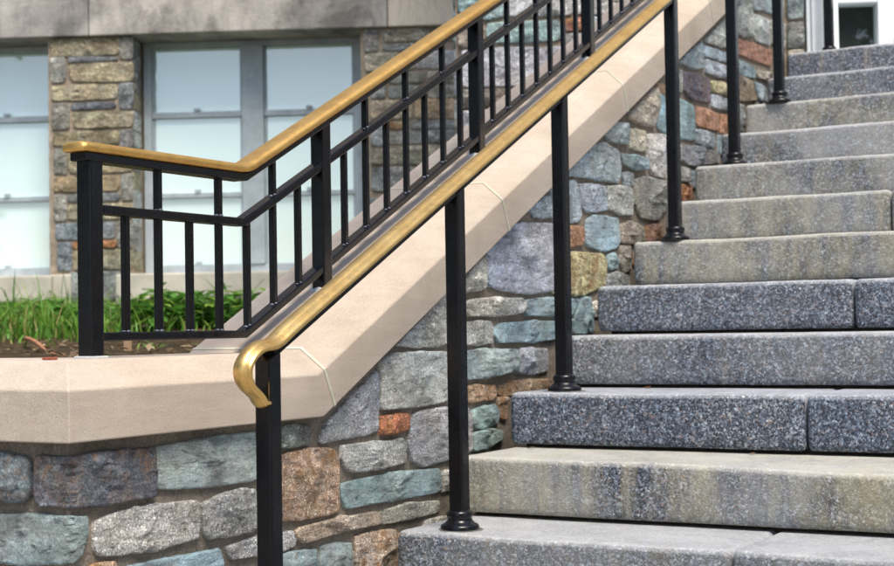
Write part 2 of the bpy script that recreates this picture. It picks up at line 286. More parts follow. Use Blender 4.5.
# ------------------------------------------------------------------ dimensions
T, R = 0.325388, 0.16            # tread and riser
SL = R/T                    # slope of stair, coping and rails
ANG = math.radians(25)      # the building stands 25 degrees off the stairs
U = Vector((math.cos(ANG), math.sin(ANG), 0)); NB = Vector((math.sin(ANG), -math.cos(ANG), 0))
B0 = Vector((-0.0700,3.8290,0)); M0 = Vector((-4.2358,4.5714,0))
def bayP(u, z, h): return B0+U*u+NB*h+Vector((0, 0, z))
def mainP(u, z, h): return M0+U*u+NB*h+Vector((0, 0, z))
def bayB(x, y, z): return bayP(x, z, -y)
def mainB(x, y, z): return mainP(x, z, -y)
XC, YC = -.085, -1.08       # mortar face of the stair wall, and its corner
def sideP(w, z, h):
    if w >= 0: return Vector((XC+h, YC+w, z))
    return Vector((XC+w, YC-h, z))
SIDE_STONES=[((78,82,92),'dark',[(-0.071,0.276),(-0.013,0.273),(0.242,0.274),(0.243,0.218),(0.241,0.172),(0.017,0.176),(-0.014,0.18),(-0.062,0.179),(-0.074,0.191),(-0.075,0.24)]),
((135,150,150),'blue',[(0.253,0.274),(0.378,0.275),(0.557,0.281),(0.603,0.278),(0.608,0.176),(0.574,0.172),(0.377,0.178),(0.258,0.186),(0.252,0.226)]),
((95,112,120),'dark',[(-0.202,0.275),(-0.161,0.274),(-0.097,0.268),(-0.097,0.195),(-0.112,0.187),(-0.162,0.187),(-0.203,0.186)]),
((120,140,145),'blue',[(-0.217,0.155),(-0.162,0.155),(-0.062,0.158),(-0.011,0.158),(0.037,0.153),(0.042,0.125),(0.026,0.083),(-0.006,0.069),(-0.163,0.062),(-0.218,0.061)]),
((165,165,165),'silver',[(0.069,0.141),(0.124,0.15),(0.184,0.153),(0.378,0.149),(0.388,0.135),(0.384,0.068),(0.245,0.063),(0.086,0.07),(0.066,0.083)]),
((155,155,152),'silver',[(0.403,0.139),(0.46,0.146),(0.536,0.154),(0.585,0.151),(0.6,0.127),(0.598,0.07),(0.572,0.06),(0.458,0.063),(0.43,0.063),(0.409,0.074)]),
((125,150,160),'blue',[(0.166,0.041),(0.324,0.034),(0.45,0.036),(0.464,0.01),(0.463,-0.055),(0.339,-0.056),(0.15,-0.035)]),
((118,125,118),'grey',[(0.657,0.281),(0.755,0.286),(0.811,0.283),(0.808,0.237),(0.676,0.239),(0.649,0.248)]),
((140,145,155),'grey',[(0.86,0.244),(0.887,0.281),(1.119,0.4),(1.131,0.389),(1.124,0.25),(1.1,0.247),(0.864,0.235)]),
((172,145,122),'rust',[(0.633,0.221),(0.676,0.219),(0.753,0.221),(0.855,0.222),(0.912,0.215),(0.934,0.191),(0.931,0.066),(0.895,0.061),(0.673,0.07),(0.626,0.078)]),
((160,158,152),'grey',[(0.957,0.223),(1.136,0.216),(1.238,0.22),(1.261,0.204),(1.259,0.157),(1.21,0.152),(1.013,0.152),(0.978,0.162),(0.956,0.189)]),
((185,105,60),'rust',[(1.14,0.283),(1.211,0.284),(1.286,0.282),(1.277,0.24),(1.214,0.237),(1.144,0.238)]),
((140,142,148),'grey',[(1.294,0.271),(1.343,0.284),(1.459,0.286),(1.606,0.283),(1.636,0.267),(1.633,0.158),(1.578,0.146),(1.455,0.142),(1.36,0.137),(1.301,0.155),(1.281,0.2)]),
((118,145,150),'blue',[(0.952,0.128),(1.036,0.132),(1.261,0.13),(1.438,0.123),(1.449,0.113),(1.448,0.065),(1.422,0.057),(1.082,0.064),(0.976,0.063),(0.953,0.09)]),
((150,148,135),'grey',[(1.137,0.038),(1.232,0.044),(1.435,0.035),(1.442,0.01),(1.42,0.002),(1.205,0.003),(1.142,0.005)]),
((158,142,125),'silver',[(0.751,0.035),(0.777,0.044),(0.941,0.045),(1.106,0.042),(1.128,0.023),(1.117,0.008),(0.94,0.012),(0.787,0.004),(0.756,0.017)]),
((165,165,165),'silver',[(0.483,0.036),(0.579,0.041),(0.732,0.04),(0.744,0.022),(0.74,0.004),(0.707,-0.003),(0.578,0.003),(0.504,0.005)]),
((130,152,158),'blue',[(0.62,-0.012),(0.671,-0.012),(0.832,-0.016),(0.83,-0.102),(0.618,-0.08)]),
((130,145,148),'blue',[(0.859,-0.014),(0.991,-0.023),(0.989,-0.094),(0.854,-0.08)]),
((165,145,128),'rust',[(1.011,-0.01),(1.107,-0.012),(1.202,-0.017),(1.213,-0.149),(1.008,-0.142)]),
((160,165,165),'vein',[(1.144,0.43),(1.221,0.444),(1.465,0.444),(1.505,0.437),(1.501,0.314),(1.46,0.305),(1.263,0.302),(1.141,0.301)]),
((155,158,155),'grey',[(1.226,0.467),(1.356,0.53),(1.475,0.594),(1.534,0.612),(1.541,0.476),(1.465,0.465),(1.337,0.46)]),
((158,155,145),'grey',[(1.583,0.632),(1.651,0.683),(1.728,0.72),(1.746,0.679),(1.731,0.629),(1.618,0.613),(1.582,0.615)]),
((160,160,155),'grey',[(1.598,0.582),(1.667,0.594),(1.965,0.599),(1.99,0.58),(1.981,0.557),(1.911,0.548),(1.634,0.543),(1.597,0.556)]),
((115,142,152),'blue',[(2.005,0.593),(2.121,0.6),(2.409,0.6),(2.35,0.546),(2.01,0.543),(1.99,0.562)]),
((150,155,155),'silver',[(1.603,0.524),(1.76,0.527),(1.779,0.512),(1.777,0.464),(1.609,0.461)]),
((128,150,155),'blue',[(1.54,0.44),(1.593,0.442),(1.709,0.445),(1.932,0.443),(1.937,0.419),(1.904,0.378),(1.754,0.366),(1.59,0.362),(1.541,0.362)]),
((118,145,155),'blue',[(1.797,0.505),(1.837,0.523),(2.193,0.527),(2.317,0.523),(2.339,0.484),(2.19,0.466),(1.815,0.463),(1.79,0.487)]),
((150,155,165),'grey',[(1.94,0.411),(1.976,0.443),(2.158,0.439),(2.16,0.369),(2.08,0.364),(1.955,0.365),(1.93,0.377)]),
((112,140,150),'blue',[(2.434,0.6),(2.51,0.604),(2.53,0.488),(2.371,0.483),(2.365,0.53)]),
((170,140,112),'rust',[(1.54,0.342),(1.585,0.342),(1.786,0.339),(1.793,0.311),(1.768,0.296),(1.583,0.298),(1.543,0.301)]),
((165,135,105),'rust',[(1.81,0.335),(1.898,0.346),(2.17,0.342),(2.222,0.318),(2.19,0.293),(1.816,0.305)]),
((160,135,110),'rust',[(1.809,0.299),(1.889,0.294),(1.86,0.237),(1.807,0.241)]),
((118,148,150),'blue',[(1.649,0.272),(1.782,0.28),(1.808,0.258),(1.8,0.228),(1.728,0.218),(1.653,0.223)]),
((118,145,145),'blue',[(1.647,0.206),(1.773,0.209),(1.838,0.196),(1.824,0.173),(1.726,0.157),(1.651,0.154)]),
((148,155,172),'grey',[(1.752,0.739),(1.821,0.78),(1.917,0.824),(2.191,0.84),(2.245,0.835),(2.22,0.627),(2.049,0.615),(1.861,0.622),(1.763,0.634)]),
((140,150,155),'grey',[(2.045,0.881),(2.18,0.928),(2.218,0.931),(2.215,0.863),(2.08,0.855)]),
((135,150,160),'grey',[(2.197,0.978),(2.403,0.994),(2.439,0.882),(2.405,0.857),(2.215,0.85)]),
((128,148,160),'vein',[(2.291,1.005),(2.332,1.025),(2.561,1.132),(2.658,1.147),(2.775,1.13),(2.796,1.075),(2.769,1.015),(2.564,1.017),(2.339,1.007)]),
((138,150,165),'grey',[(2.44,0.988),(2.655,0.996),(2.669,0.913),(2.477,0.898),(2.437,0.926)]),
((165,170,168),'silver',[(2.677,0.998),(2.888,1.01),(2.916,0.983),(2.896,0.909),(2.788,0.908),(2.682,0.919)]),
((130,152,160),'blue',[(2.497,0.869),(2.562,0.886),(2.763,0.889),(2.777,0.806),(2.734,0.781),(2.6,0.771),(2.482,0.783)]),
((160,112,82),'rust',[(2.206,0.833),(2.446,0.846),(2.461,0.821),(2.451,0.782),(2.211,0.762)]),
((190,165,115),'rust',[(2.172,0.748),(2.621,0.759),(2.66,0.731),(2.638,0.65),(2.545,0.632),(2.46,0.617),(2.204,0.614)]),
((120,150,160),'blue',[(2.674,0.756),(2.734,0.763),(2.764,0.738),(2.754,0.715),(2.685,0.708),(2.664,0.725)]),
((140,145,150),'grey',[(2.662,0.686),(2.753,0.698),(2.856,0.686),(2.872,0.636),(2.668,0.633)]),
((140,130,115),'grey',[(2.79,0.867),(2.881,0.883),(2.992,0.87),(3.019,0.823),(2.9,0.805),(2.791,0.803)]),
((138,130,118),'grey',[(2.79,0.792),(2.881,0.796),(2.876,0.709),(2.809,0.7),(2.783,0.735)]),
((120,88,78),'rust',[(3.048,0.877),(3.188,0.888),(3.205,0.82),(3.044,0.813)]),
((125,128,130),'grey',[(4.421,1.505),(4.559,1.522),(4.587,1.484),(4.434,1.475)]),
((120,122,118),'silver',[(2.938,1.041),(3.038,1.058),(3.262,1.057),(3.268,0.969),(3.157,0.905),(2.98,0.906),(2.928,0.958)]),
((140,150,155),'grey',[(2.818,1.055),(2.914,1.063),(2.918,1.021),(2.84,1.006)]),
((112,132,142),'blue',[(2.799,1.125),(3.042,1.129),(3.044,1.085),(2.94,1.078),(2.82,1.085)]),
((195,190,175),'silver',[(3.072,1.222),(3.256,1.234),(3.263,1.073),(3.136,1.074),(3.077,1.099)]),
((135,150,158),'blue',[(2.624,1.175),(2.748,1.229),(2.856,1.236),(2.871,1.165),(2.713,1.159)]),
((175,165,145),'grey',[(2.879,1.22),(3.052,1.231),(3.048,1.156),(2.9,1.154)]),
((165,155,140),'grey',[(2.877,1.267),(3.17,1.412),(3.169,1.301),(3.125,1.258),(2.94,1.256)]),
((115,148,158),'blue',[(3.18,1.393),(3.276,1.399),(3.588,1.394),(3.604,1.262),(3.551,1.248),(3.284,1.244),(3.177,1.258)]),
((125,130,135),'grey',[(3.415,1.221),(3.773,1.23),(3.888,1.232),(3.885,1.185),(3.544,1.143),(3.411,1.153)]),
((165,118,92),'rust',[(3.612,1.395),(3.892,1.395),(3.887,1.321),(3.613,1.316)]),
((165,118,92),'rust',[(3.912,1.393),(4.031,1.401),(4.026,1.318),(3.907,1.316)]),
((82,78,95),'dark',[(3.486,1.516),(3.774,1.529),(3.786,1.427),(3.566,1.416),(3.474,1.44)]),
((165,155,115),'grey',[(3.805,1.525),(3.961,1.534),(4.041,1.536),(4.038,1.492),(3.815,1.478)]),
((140,150,160),'grey',[(3.814,1.468),(3.97,1.471),(4.037,1.475),(4.033,1.423),(3.818,1.414)]),
((135,145,155),'grey',[(3.613,1.3),(3.816,1.303),(3.839,1.269),(3.812,1.237),(3.614,1.239)]),
((125,145,155),'blue',[(3.43,1.553),(3.702,1.671),(3.713,1.564),(3.574,1.543),(3.446,1.545)]),
((150,148,140),'grey',[(3.355,1.518),(3.461,1.514),(3.456,1.43),(3.349,1.42)]),
((130,150,165),'blue',[(3.726,1.66),(3.956,1.668),(4.05,1.676),(4.047,1.632),(3.731,1.617)]),
((140,152,165),'blue',[(3.748,1.605),(3.962,1.61),(4.046,1.615),(4.043,1.562),(3.744,1.547)]),
((150,155,150),'grey',[(3.735,1.682),(3.961,1.791),(4.061,1.83),(4.052,1.702),(3.815,1.678)]),
((145,150,148),'grey',[(4.106,1.886),(4.32,1.929),(4.391,1.901),(4.381,1.808),(4.238,1.779),(4.099,1.788)]),
((150,155,150),'grey',[(4.414,1.909),(4.646,1.922),(4.659,1.807),(4.428,1.793),(4.398,1.834)]),
((160,112,95),'rust',[(4.138,1.76),(4.673,1.786),(4.667,1.707),(4.147,1.691)]),
((115,138,148),'blue',[(4.118,1.664),(4.415,1.665),(4.415,1.617),(4.225,1.605),(4.114,1.611)]),
((145,140,130),'grey',[(4.433,1.657),(4.681,1.674),(4.694,1.638),(4.445,1.623)]),
((125,112,95),'grey',[(4.127,1.599),(4.369,1.596),(4.438,1.521),(4.132,1.478)]),
((118,138,148),'blue',[(4.391,1.599),(4.565,1.597),(4.591,1.538),(4.467,1.517)]),
((135,140,140),'grey',[(4.117,1.459),(4.23,1.473),(4.214,1.351),(4.11,1.358)]),
((130,140,145),'grey',[(4.138,1.957),(4.521,2.03),(4.53,1.948),(4.393,1.928),(4.135,1.908)]),
((130,150,155),'blue',[(4.552,2.036),(4.894,2.1),(4.884,1.982),(4.545,1.951)]),
((150,155,150),'grey',[(4.684,1.929),(4.915,1.949),(4.905,1.831),(4.692,1.817)]),
((140,145,145),'grey',[(3.404,1.127),(3.513,1.128),(3.51,1.08),(3.418,1.073)]),
((170,110,80),'rust',[(3.4,1.057),(3.544,1.068),(3.541,1.006),(3.413,0.994)])]
MAIN_STONES=[((135,125,95),[(-0.981,2.473),(-0.527,2.471),(-0.528,2.358),(-0.982,2.354)]),
((122,121,114),[(-0.517,2.471),(-0.436,2.469),(-0.438,2.326),(-0.519,2.328)]),
((104,110,114),[(-0.869,2.35),(-0.537,2.341),(-0.538,2.315),(-0.87,2.312)]),
((122,121,114),[(-0.989,2.348),(-0.894,2.348),(-0.892,2.184),(-0.987,2.181)]),
((146,136,106),[(-0.867,2.298),(-0.438,2.302),(-0.439,2.176),(-0.848,2.183)]),
((146,136,106),[(-0.983,2.158),(-0.544,2.159),(-0.545,2.062),(-0.984,2.061)]),
((104,110,114),[(-0.527,2.159),(-0.439,2.166),(-0.441,1.993),(-0.525,1.995)]),
((88,98,110),[(-0.851,2.035),(-0.552,2.04),(-0.552,2.002),(-0.845,1.994)]),
((122,121,114),[(-0.984,2.038),(-0.869,2.035),(-0.867,1.869),(-0.982,1.868)]),
((146,136,106),[(-0.845,1.976),(-0.441,1.977),(-0.442,1.874),(-0.834,1.874)]),
((125,116,88),[(-0.973,1.845),(-0.533,1.849),(-0.534,1.757),(-0.973,1.758)]),
((104,110,114),[(-0.52,1.85),(-0.443,1.851),(-0.444,1.732),(-0.521,1.734)]),
((122,121,114),[(-0.969,1.738),(-0.892,1.736),(-0.887,1.573),(-0.97,1.575)]),
((146,136,106),[(-0.869,1.736),(-0.541,1.734),(-0.447,1.712),(-0.449,1.576),(-0.87,1.576)]),
((140,122,90),[(-0.97,1.552),(-0.536,1.552),(-0.537,1.453),(-0.971,1.452)]),
((122,121,114),[(-0.516,1.559),(-0.446,1.557),(-0.447,1.388),(-0.518,1.389)]),
((104,110,114),[(-0.878,1.434),(-0.531,1.437),(-0.531,1.386),(-0.878,1.384)]),
((122,121,114),[(-0.971,1.432),(-0.895,1.431),(-0.893,1.262),(-0.973,1.26)]),
((146,136,106),[(-0.875,1.367),(-0.448,1.368),(-0.449,1.265),(-0.876,1.265)]),
((112,122,128),[(-0.961,1.24),(-0.563,1.245),(-0.564,1.139),(-0.962,1.134)]),
((122,121,114),[(-0.546,1.248),(-0.449,1.252),(-0.45,1.077),(-0.548,1.079)]),
((165,110,62),[(-0.847,1.118),(-0.558,1.122),(-0.559,1.077),(-0.847,1.075)]),
((112,120,130),[(-0.952,1.114),(-0.861,1.112),(-0.862,0.933),(-0.953,0.935)]),
((146,136,106),[(-0.844,1.059),(-0.451,1.061),(-0.452,0.932),(-0.845,0.933)]),
((120,130,132),[(-0.872,0.917),(-0.518,0.917),(-0.519,0.821),(-0.873,0.816)]),
((143,143,135),[(1.113,2.472),(1.202,2.475),(1.2,2.334),(1.111,2.33)]),
((156,150,130),[(1.238,2.468),(1.71,2.473),(1.721,2.388),(1.237,2.389)]),
((136,140,140),[(1.236,2.369),(1.61,2.375),(1.609,2.332),(1.236,2.33)]),
((162,158,140),[(1.117,2.31),(1.432,2.314),(1.431,2.203),(1.122,2.198)]),
((208,205,195),[(1.458,2.307),(1.753,2.318),(1.751,2.21),(1.457,2.209)]),
((145,145,132),[(1.266,2.178),(1.502,2.184),(1.501,2.116),(1.265,2.116)]),
((149,145,130),[(1.529,2.183),(1.751,2.187),(1.75,2.112),(1.527,2.112)]),
((143,149,153),[(1.154,2.181),(1.245,2.182),(1.242,2.021),(1.152,2.024)]),
((145,148,145),[(1.271,2.092),(1.507,2.093),(1.506,2.017),(1.27,2.017)]),
((156,153,143),[(1.54,2.088),(1.749,2.089),(1.748,2.014),(1.539,2.016)]),
((162,149,123),[(1.152,2.001),(1.421,2.0),(1.419,1.882),(1.15,1.883)]),
((188,149,110),[(1.441,1.999),(1.748,2.001),(1.746,1.877),(1.439,1.882)]),
((208,145,97),[(1.255,1.857),(1.386,1.859),(1.385,1.818),(1.254,1.816)]),
((136,140,140),[(1.412,1.859),(1.745,1.861),(1.745,1.808),(1.411,1.814)]),
((153,161,169),[(1.15,1.86),(1.229,1.858),(1.226,1.71),(1.148,1.712)]),
((145,145,137),[(1.26,1.795),(1.496,1.795),(1.495,1.717),(1.259,1.718)]),
((143,145,140),[(1.522,1.794),(1.744,1.795),(1.743,1.72),(1.521,1.718)]),
((149,143,127),[(1.147,1.686),(1.232,1.684),(1.231,1.586),(1.146,1.588)]),
((162,153,130),[(1.259,1.696),(1.743,1.701),(1.741,1.58),(1.257,1.582)]),
((140,143,140),[(1.152,1.561),(1.434,1.565),(1.431,1.411),(1.15,1.411)]),
((149,145,132),[(1.466,1.561),(1.74,1.561),(1.738,1.411),(1.464,1.41)])]
BAY_STONES=[((120,150,155),[(-1.583,2.19),(-1.363,2.182),(-1.366,2.025),(-1.449,2.013),(-1.58,2.052)]),
((165,168,172),[(-1.344,2.172),(-1.028,2.172),(-1.031,2.022),(-1.341,2.025)]),
((165,165,165),[(-1.009,2.161),(-0.699,2.161),(-0.702,2.02),(-1.011,2.024)]),
((140,128,115),[(-1.583,2.003),(-1.464,2.004),(-1.466,1.886),(-1.583,1.882)]),
((120,150,150),[(-1.444,1.994),(-1.099,1.998),(-1.086,1.909),(-1.125,1.896),(-1.446,1.896)]),
((150,95,70),[(-1.065,2.002),(-0.944,2.005),(-0.945,1.944),(-1.066,1.943)]),
((140,150,158),[(-0.924,2.007),(-0.703,2.005),(-0.705,1.878),(-0.927,1.875)]),
((130,132,130),[(-1.071,1.928),(-0.945,1.929),(-0.946,1.871),(-1.072,1.87)]),
((160,160,168),[(-1.569,1.865),(-1.208,1.869),(-1.211,1.683),(-1.454,1.685),(-1.572,1.684)]),
((150,150,158),[(-1.189,1.863),(-1.092,1.865),(-0.898,1.855),(-0.902,1.685),(-1.192,1.688)]),
((95,92,88),[(-1.572,1.669),(-1.362,1.67),(-1.314,1.647),(-1.339,1.584),(-1.573,1.581)]),
((150,152,158),[(-1.574,1.566),(-1.378,1.568),(-1.381,1.444),(-1.575,1.449)]),
((130,132,130),[(-1.294,1.656),(-1.095,1.666),(-1.097,1.549),(-1.296,1.554)]),
((140,140,138),[(-0.879,1.854),(-0.609,1.856),(-0.613,1.677),(-0.882,1.679)]),
((130,148,150),[(0.009,2.109),(0.083,2.106),(0.075,1.976),(0.006,1.973)]),
((120,122,120),[(0.006,1.949),(0.079,1.952),(0.077,1.836),(0.003,1.833)]),
((140,140,135),[(0.003,1.814),(0.076,1.817),(0.074,1.696),(0.0,1.693)])]

# ------------------------------------------------------------------ stones
EXT = dict(blue=(.12, .1, .25), grey=(.06, .8, .2), silver=(.15, 1.0, .5), dark=(.4, .6, .15), rust=(.85, 1.0, .1), vein=(.1, .55, 1.0))
def stone(mb, poly, fn, proud, col, kind='grey', res=.0075, seed=0, rough=1.0, back=-.02):
    rnd = random.Random(seed); n = len(poly)
    per = [math.dist(poly[i], poly[(i+1) % n]) for i in range(n)]; L = sum(per)
    N = max(22, min(110, int(L/res)))
    # chaikin-rounded, resampled, roughened outline
    P = [Vector(p) for p in poly]
    for _ in range(2):
        Q = []
        for i in range(len(P)):
            a, b = P[i], P[(i+1) % len(P)]; k = .05 if _ == 0 else .25
            Q += [a.lerp(b, k), a.lerp(b, 1-k)]
        P = Q
    seg = [(P[i]-P[(i+1) % len(P)]).length for i in range(len(P))]; tot = sum(seg); out = []; i = 0; acc = 0
    for j in range(N):
        d = tot*j/N
        while acc+seg[i] < d: acc += seg[i]; i += 1
        out.append(P[i].lerp(P[(i+1) % len(P)], (d-acc)/seg[i]))
    area = 0; cx = cy = 0
    for i in range(N):
        a, b = out[i], out[(i+1) % N]; k = a.x*b.y-b.x*a.y; area += k; cx += (a.x+b.x)*k; cy += (a.y+b.y)*k
    c = Vector((cx/(3*area), cy/(3*area)))
    so = Vector((rnd.uniform(-50, 50), rnd.uniform(-50, 50), rnd.uniform(-50, 50)))
    size = math.sqrt(abs(area)/2)
    for i in range(N):
        d = (out[i]-c).normalized(); out[i] = out[i]+d*(.0065+noise.noise(Vector((out[i].x*38, out[i].y*38, 0))+so)*.0035*rough+noise.noise(Vector((out[i].x*110, out[i].y*110, 3))+so)*.0018*rough)
    e = min(.0055, size*.08); tx, ty = rnd.uniform(-.08, .08), rnd.uniform(-.08, .08)
    FP = [(rnd.uniform(-.28, .28), rnd.uniform(-.28, .28), rnd.uniform(-.002, .009)*min(1, size/.06)) for _ in range(7)]
    rings = [(0, back, 0), (0, -.001, 0), (e*.15, proud*.55, .3), (e*.5, proud*.86, .7), (e*1.2, proud*.97, .95), (e*2.6, proud, 1)]
    nf = max(2, min(14, int(size/res*.6)))
    vs = []; cols = []
    def put(p, h, k, d_=1.0):
        q = Vector((p.x*1.0, p.y*1.5, 0))+so
        if k:
            h += k*rough*(noise.fractal(q*13, .9, 2.1, 4)*.0052+noise.noise(q*6)*.006+abs(noise.noise(q*24))*-.006+noise.noise(Vector((q.x*5, q.y*42, 1)))*.0028-abs(noise.noise(q*70))*.0032)
            if d_ < .012: h -= k*max(0, noise.noise(q*17+Vector((3, 3, 3))))*proud*.55*(1-d_/.012)
            fa = min(a_*(p.x-c.x)+b_*(p.y-c.y)+o_ for a_, b_, o_ in FP)
            h += k*max(-.011, min(.006, fa))*min(1.3, max(.45, size/.07))
            h += k*((p.x-c.x)*tx+(p.y-c.y)*ty)*min(1, .08/max(size, .02))
        if k: h = max(h, proud*(.30+.25*k))
        h = max(h, -.02)
        vs.append(fn(p.x, p.y, h))
        f = 1+.30*noise.noise(q*9)+.16*noise.noise(q*31); wv = .10*noise.noise(q*5+Vector((9, 3, 1)))
        cols.append((col[0]*f*(1+wv), col[1]*f, col[2]*f*(1-wv)))
    for d, h, k in rings:
        for p in out:
            v = p-c; l = v.length; put(c+v*(max(.3, 1-d/l)), h, k, d)
    e0 = rings[-1][0]
    for r in range(1, nf):
        for p in out:
            v = p-c; s0 = max(.3, 1-e0/v.length); put(c+v*(s0*(1-r/nf)), proud, 1)
    put(c, proud, 1)
    nr = len(rings)+nf-1; fs = []
    for r in range(nr-1):
        for j in range(N): fs.append((r*N+j, r*N+(j+1) % N, (r+1)*N+(j+1) % N, (r+1)*N+j))
    for j in range(N): fs.append(((nr-1)*N+j, (nr-1)*N+(j+1) % N, nr*N))
    mb.add(vs, fs, col=cols, ext=EXT[kind], smooth=True)
def bbox(poly): return min(p[0] for p in poly), max(p[0] for p in poly), min(p[1] for p in poly), max(p[1] for p in poly)
def fill(u0, u1, z0, z1, hr, wr, taken, seed, gap=.018, jit=.008):
    rnd = random.Random(seed); z = z0; res = []
    while z < z1-.03:
        h = min(rnd.uniform(*hr), z1-z); u = u0
        while u < u1-.03:
            wd = min(rnd.uniform(*wr), u1-u); j = lambda: rnd.uniform(-jit, jit)
            a, b, c, d = u+gap/2, u+wd-gap/2, z+gap/2, z+h-gap/2
            if b-a > .03 and d-c > .02 and not any(a < q[1]-.012 and b > q[0]+.012 and c < q[3]-.012 and d > q[2]+.012 for q in taken):
                res.append([(a+j(), c+j()), ((a+b)/2, c+j()), (b+j(), c+j()), (b+j(), d+j()), ((a+b)/2, d+j()), (a+j(), d+j())])
            u += wd
        z += h
    return res
PAL = [((128, 150, 158), 'blue'), ((150, 152, 152), 'grey'), ((120, 145, 150), 'blue'), ((165, 160, 150), 'silver'), ((160, 132, 108), 'rust'), ((135, 130, 118), 'grey'), ((145, 152, 160), 'vein')]
PALM = [((140, 132, 102), 'grey'), ((118, 120, 122), 'grey'), ((125, 118, 96), 'grey'), ((112, 120, 128), 'blue'), ((105, 108, 108), 'grey')]
AL = 1.95
def alb(c):
    q = lin(c); g = .3*q[0]+.5*q[1]+.2*q[2]
    return tuple(min(.8, (g+(v-g)*.76)*AL*w_) for v, w_ in zip(q, (1.0, 1.0, .985)))
# ================================================================== SETTING: ground
mb = MB(); mb.add([(-400, -400, -.48), (400, -400, -.48), (400, 400, -.48), (-400, 400, -.48)], [(0, 1, 2, 3)])
tag(mb.build('ground', M['pave']), kind='structure')
def gz(x, y):
    s = (x-CAM.x)*cf.x+(y-CAM.y)*cf.y
    k = [(0, .425), (3.2, .43), (5.2, .448), (6.6, .475), (7.6, .52), (8.6, .565), (10.2, .60), (60, .62)]
    for (a, b), (c, d) in zip(k, k[1:]):
        if s <= c: z = b+(d-b)*max(0, (s-a))/(c-a); break
    else: z = .62
    return z+noise.noise(Vector((x*1.6, y*1.6, 0)))*.018+noise.noise(Vector((x*6, y*6, 4)))*.010
mb = MB(); xs = [-.3-.09*i for i in range(95)]+[-9.5-i for i in range(0, 32)]; ys = [-.85+.09*i for i in range(110)]+[9.5+i for i in range(5)]
vs = [(x, y, gz(x, y)) for x in xs for y in ys]; ny = len(ys)
mb.add(vs, [(i*ny+j, i*ny+j+1, (i+1)*ny+j+1, (i+1)*ny+j) for i in range(len(xs)-1) for j in range(ny-1)], smooth=True)
tag(mb.build('garden_soil', M['soil']), kind='structure')
# ================================================================== STAIR WALL
wall = tag(empty('stone_wall', (-.27, YC, -.48)), 'multicoloured rubble stone wall with pale limestone coping rising beside the granite steps', 'wall')
wall_inv = Matrix.Translation((.27, -YC, .48))
def part(mb, name, mat, parent):
    """link as a child, keeping world coordinates"""
    o = mb.build(name, mat, parent); o.matrix_parent_inverse = Matrix.Translation(-Vector(ROOT.get(parent.name, (0, 0, 0)))); return o
ROOT = {wall.name: (-.27, YC, -.48)}
def root(o): ROOT[o.name] = tuple(o.location); return o
def copz(y): return .302 if y < -.245 else .302+SL*(y+.245)
WE = 4.05
core = MB()
core.prism([(YC, -.5), (WE, -.5), (WE, copz(WE)+.02), (-.245, .322), (YC, .322)], XC-.36, XC)
core.box(-9, XC-.36, YC, YC+.36, -.5, .322)
part(core, 'mortar_core', M['mortar'], wall)
sm = MB(); taken = []
for i, (c, k, poly) in enumerate(SIDE_STONES):
    stone(sm, poly, sideP, random.Random(i).uniform(.016, .03), alb(c), k, seed=i+1)
    taken.append(bbox(poly))
for j, poly in enumerate(fill(0, 1.5, -.48, .02, (.08, .15), (.12, .34), taken, 3)+fill(-2.6, 0, -.48, .29, (.08, .15), (.14, .34), taken, 5)):
    c, k = random.Random(j*3+1).choice(PAL); stone(sm, poly, sideP, .02, alb(c), k, seed=200+j, res=.02)
xt = [q for q in fill(0, 4.85, -.45, 2.3, (.05, .10), (.05, .12), [bbox(p) for c, k, p in SIDE_STONES], 8, gap=.012, jit=.004) if all(b < copz(a+YC)-.012 and b > (a+YC)*SL-.22 for a, b in q)]
for j, poly in enumerate(xt):
    c, k = random.Random(j*5+2).choice(PAL); stone(sm, poly, sideP, .016, alb(c), k, seed=400+j)
part(sm, 'rubble_stones', M['rubble'], wall)
# coping: vertical face, chamfer, flat top
CP = [(-.05, 0), (-.05, .111), (-.10, .176), (-.43, .176), (-.48, .111), (-.48, 0)]
CPF = [(-.05, .302), (-.05, .403), (-.10, .458), (-.43, .458), (-.48, .403), (-.48, .302)]
def coping_piece(name, secs):
    mb = MB(); n = 6; vs = [p for s in secs for p in s]; fs = []
    for i in range(len(secs)-1):
        for j in range(n): fs.append((i*n+j, i*n+(j+1) % n, (i+1)*n+(j+1) % n, (i+1)*n+j))
    fs.append(tuple(range(n))); fs.append(tuple(range((len(secs)-1)*n, len(secs)*n)))
    mb.add(vs, fs)
    o = part(mb, name, M['lime'], wall)
    bv = o.modifiers.new('soft_edge', 'BEVEL'); bv.width = .003; bv.segments = 2; bv.limit_method = 'ANGLE'; bv.angle_limit = .35
    return o
cosA = math.cos(math.atan(SL)); sinA = math.sin(math.atan(SL))
def slope_sec(yc, dy=0.0):
    """section perpendicular to the slope through the chamfer edge at yc"""
    zc = .413+SL*(yc+.245); res = []
    for x, v in CP:
        d = (v-.111)*cosA            # distance along the normal
        res.append((x, yc+dy*cosA-d*sinA, zc+dy*sinA+d*cosA))
    return res
def fold_sec(): return [(x, -.245-(z-.302)*.23, z) for x, z in CPF]
J = [-.24+.965*k for k in range(5)]
G = .0036
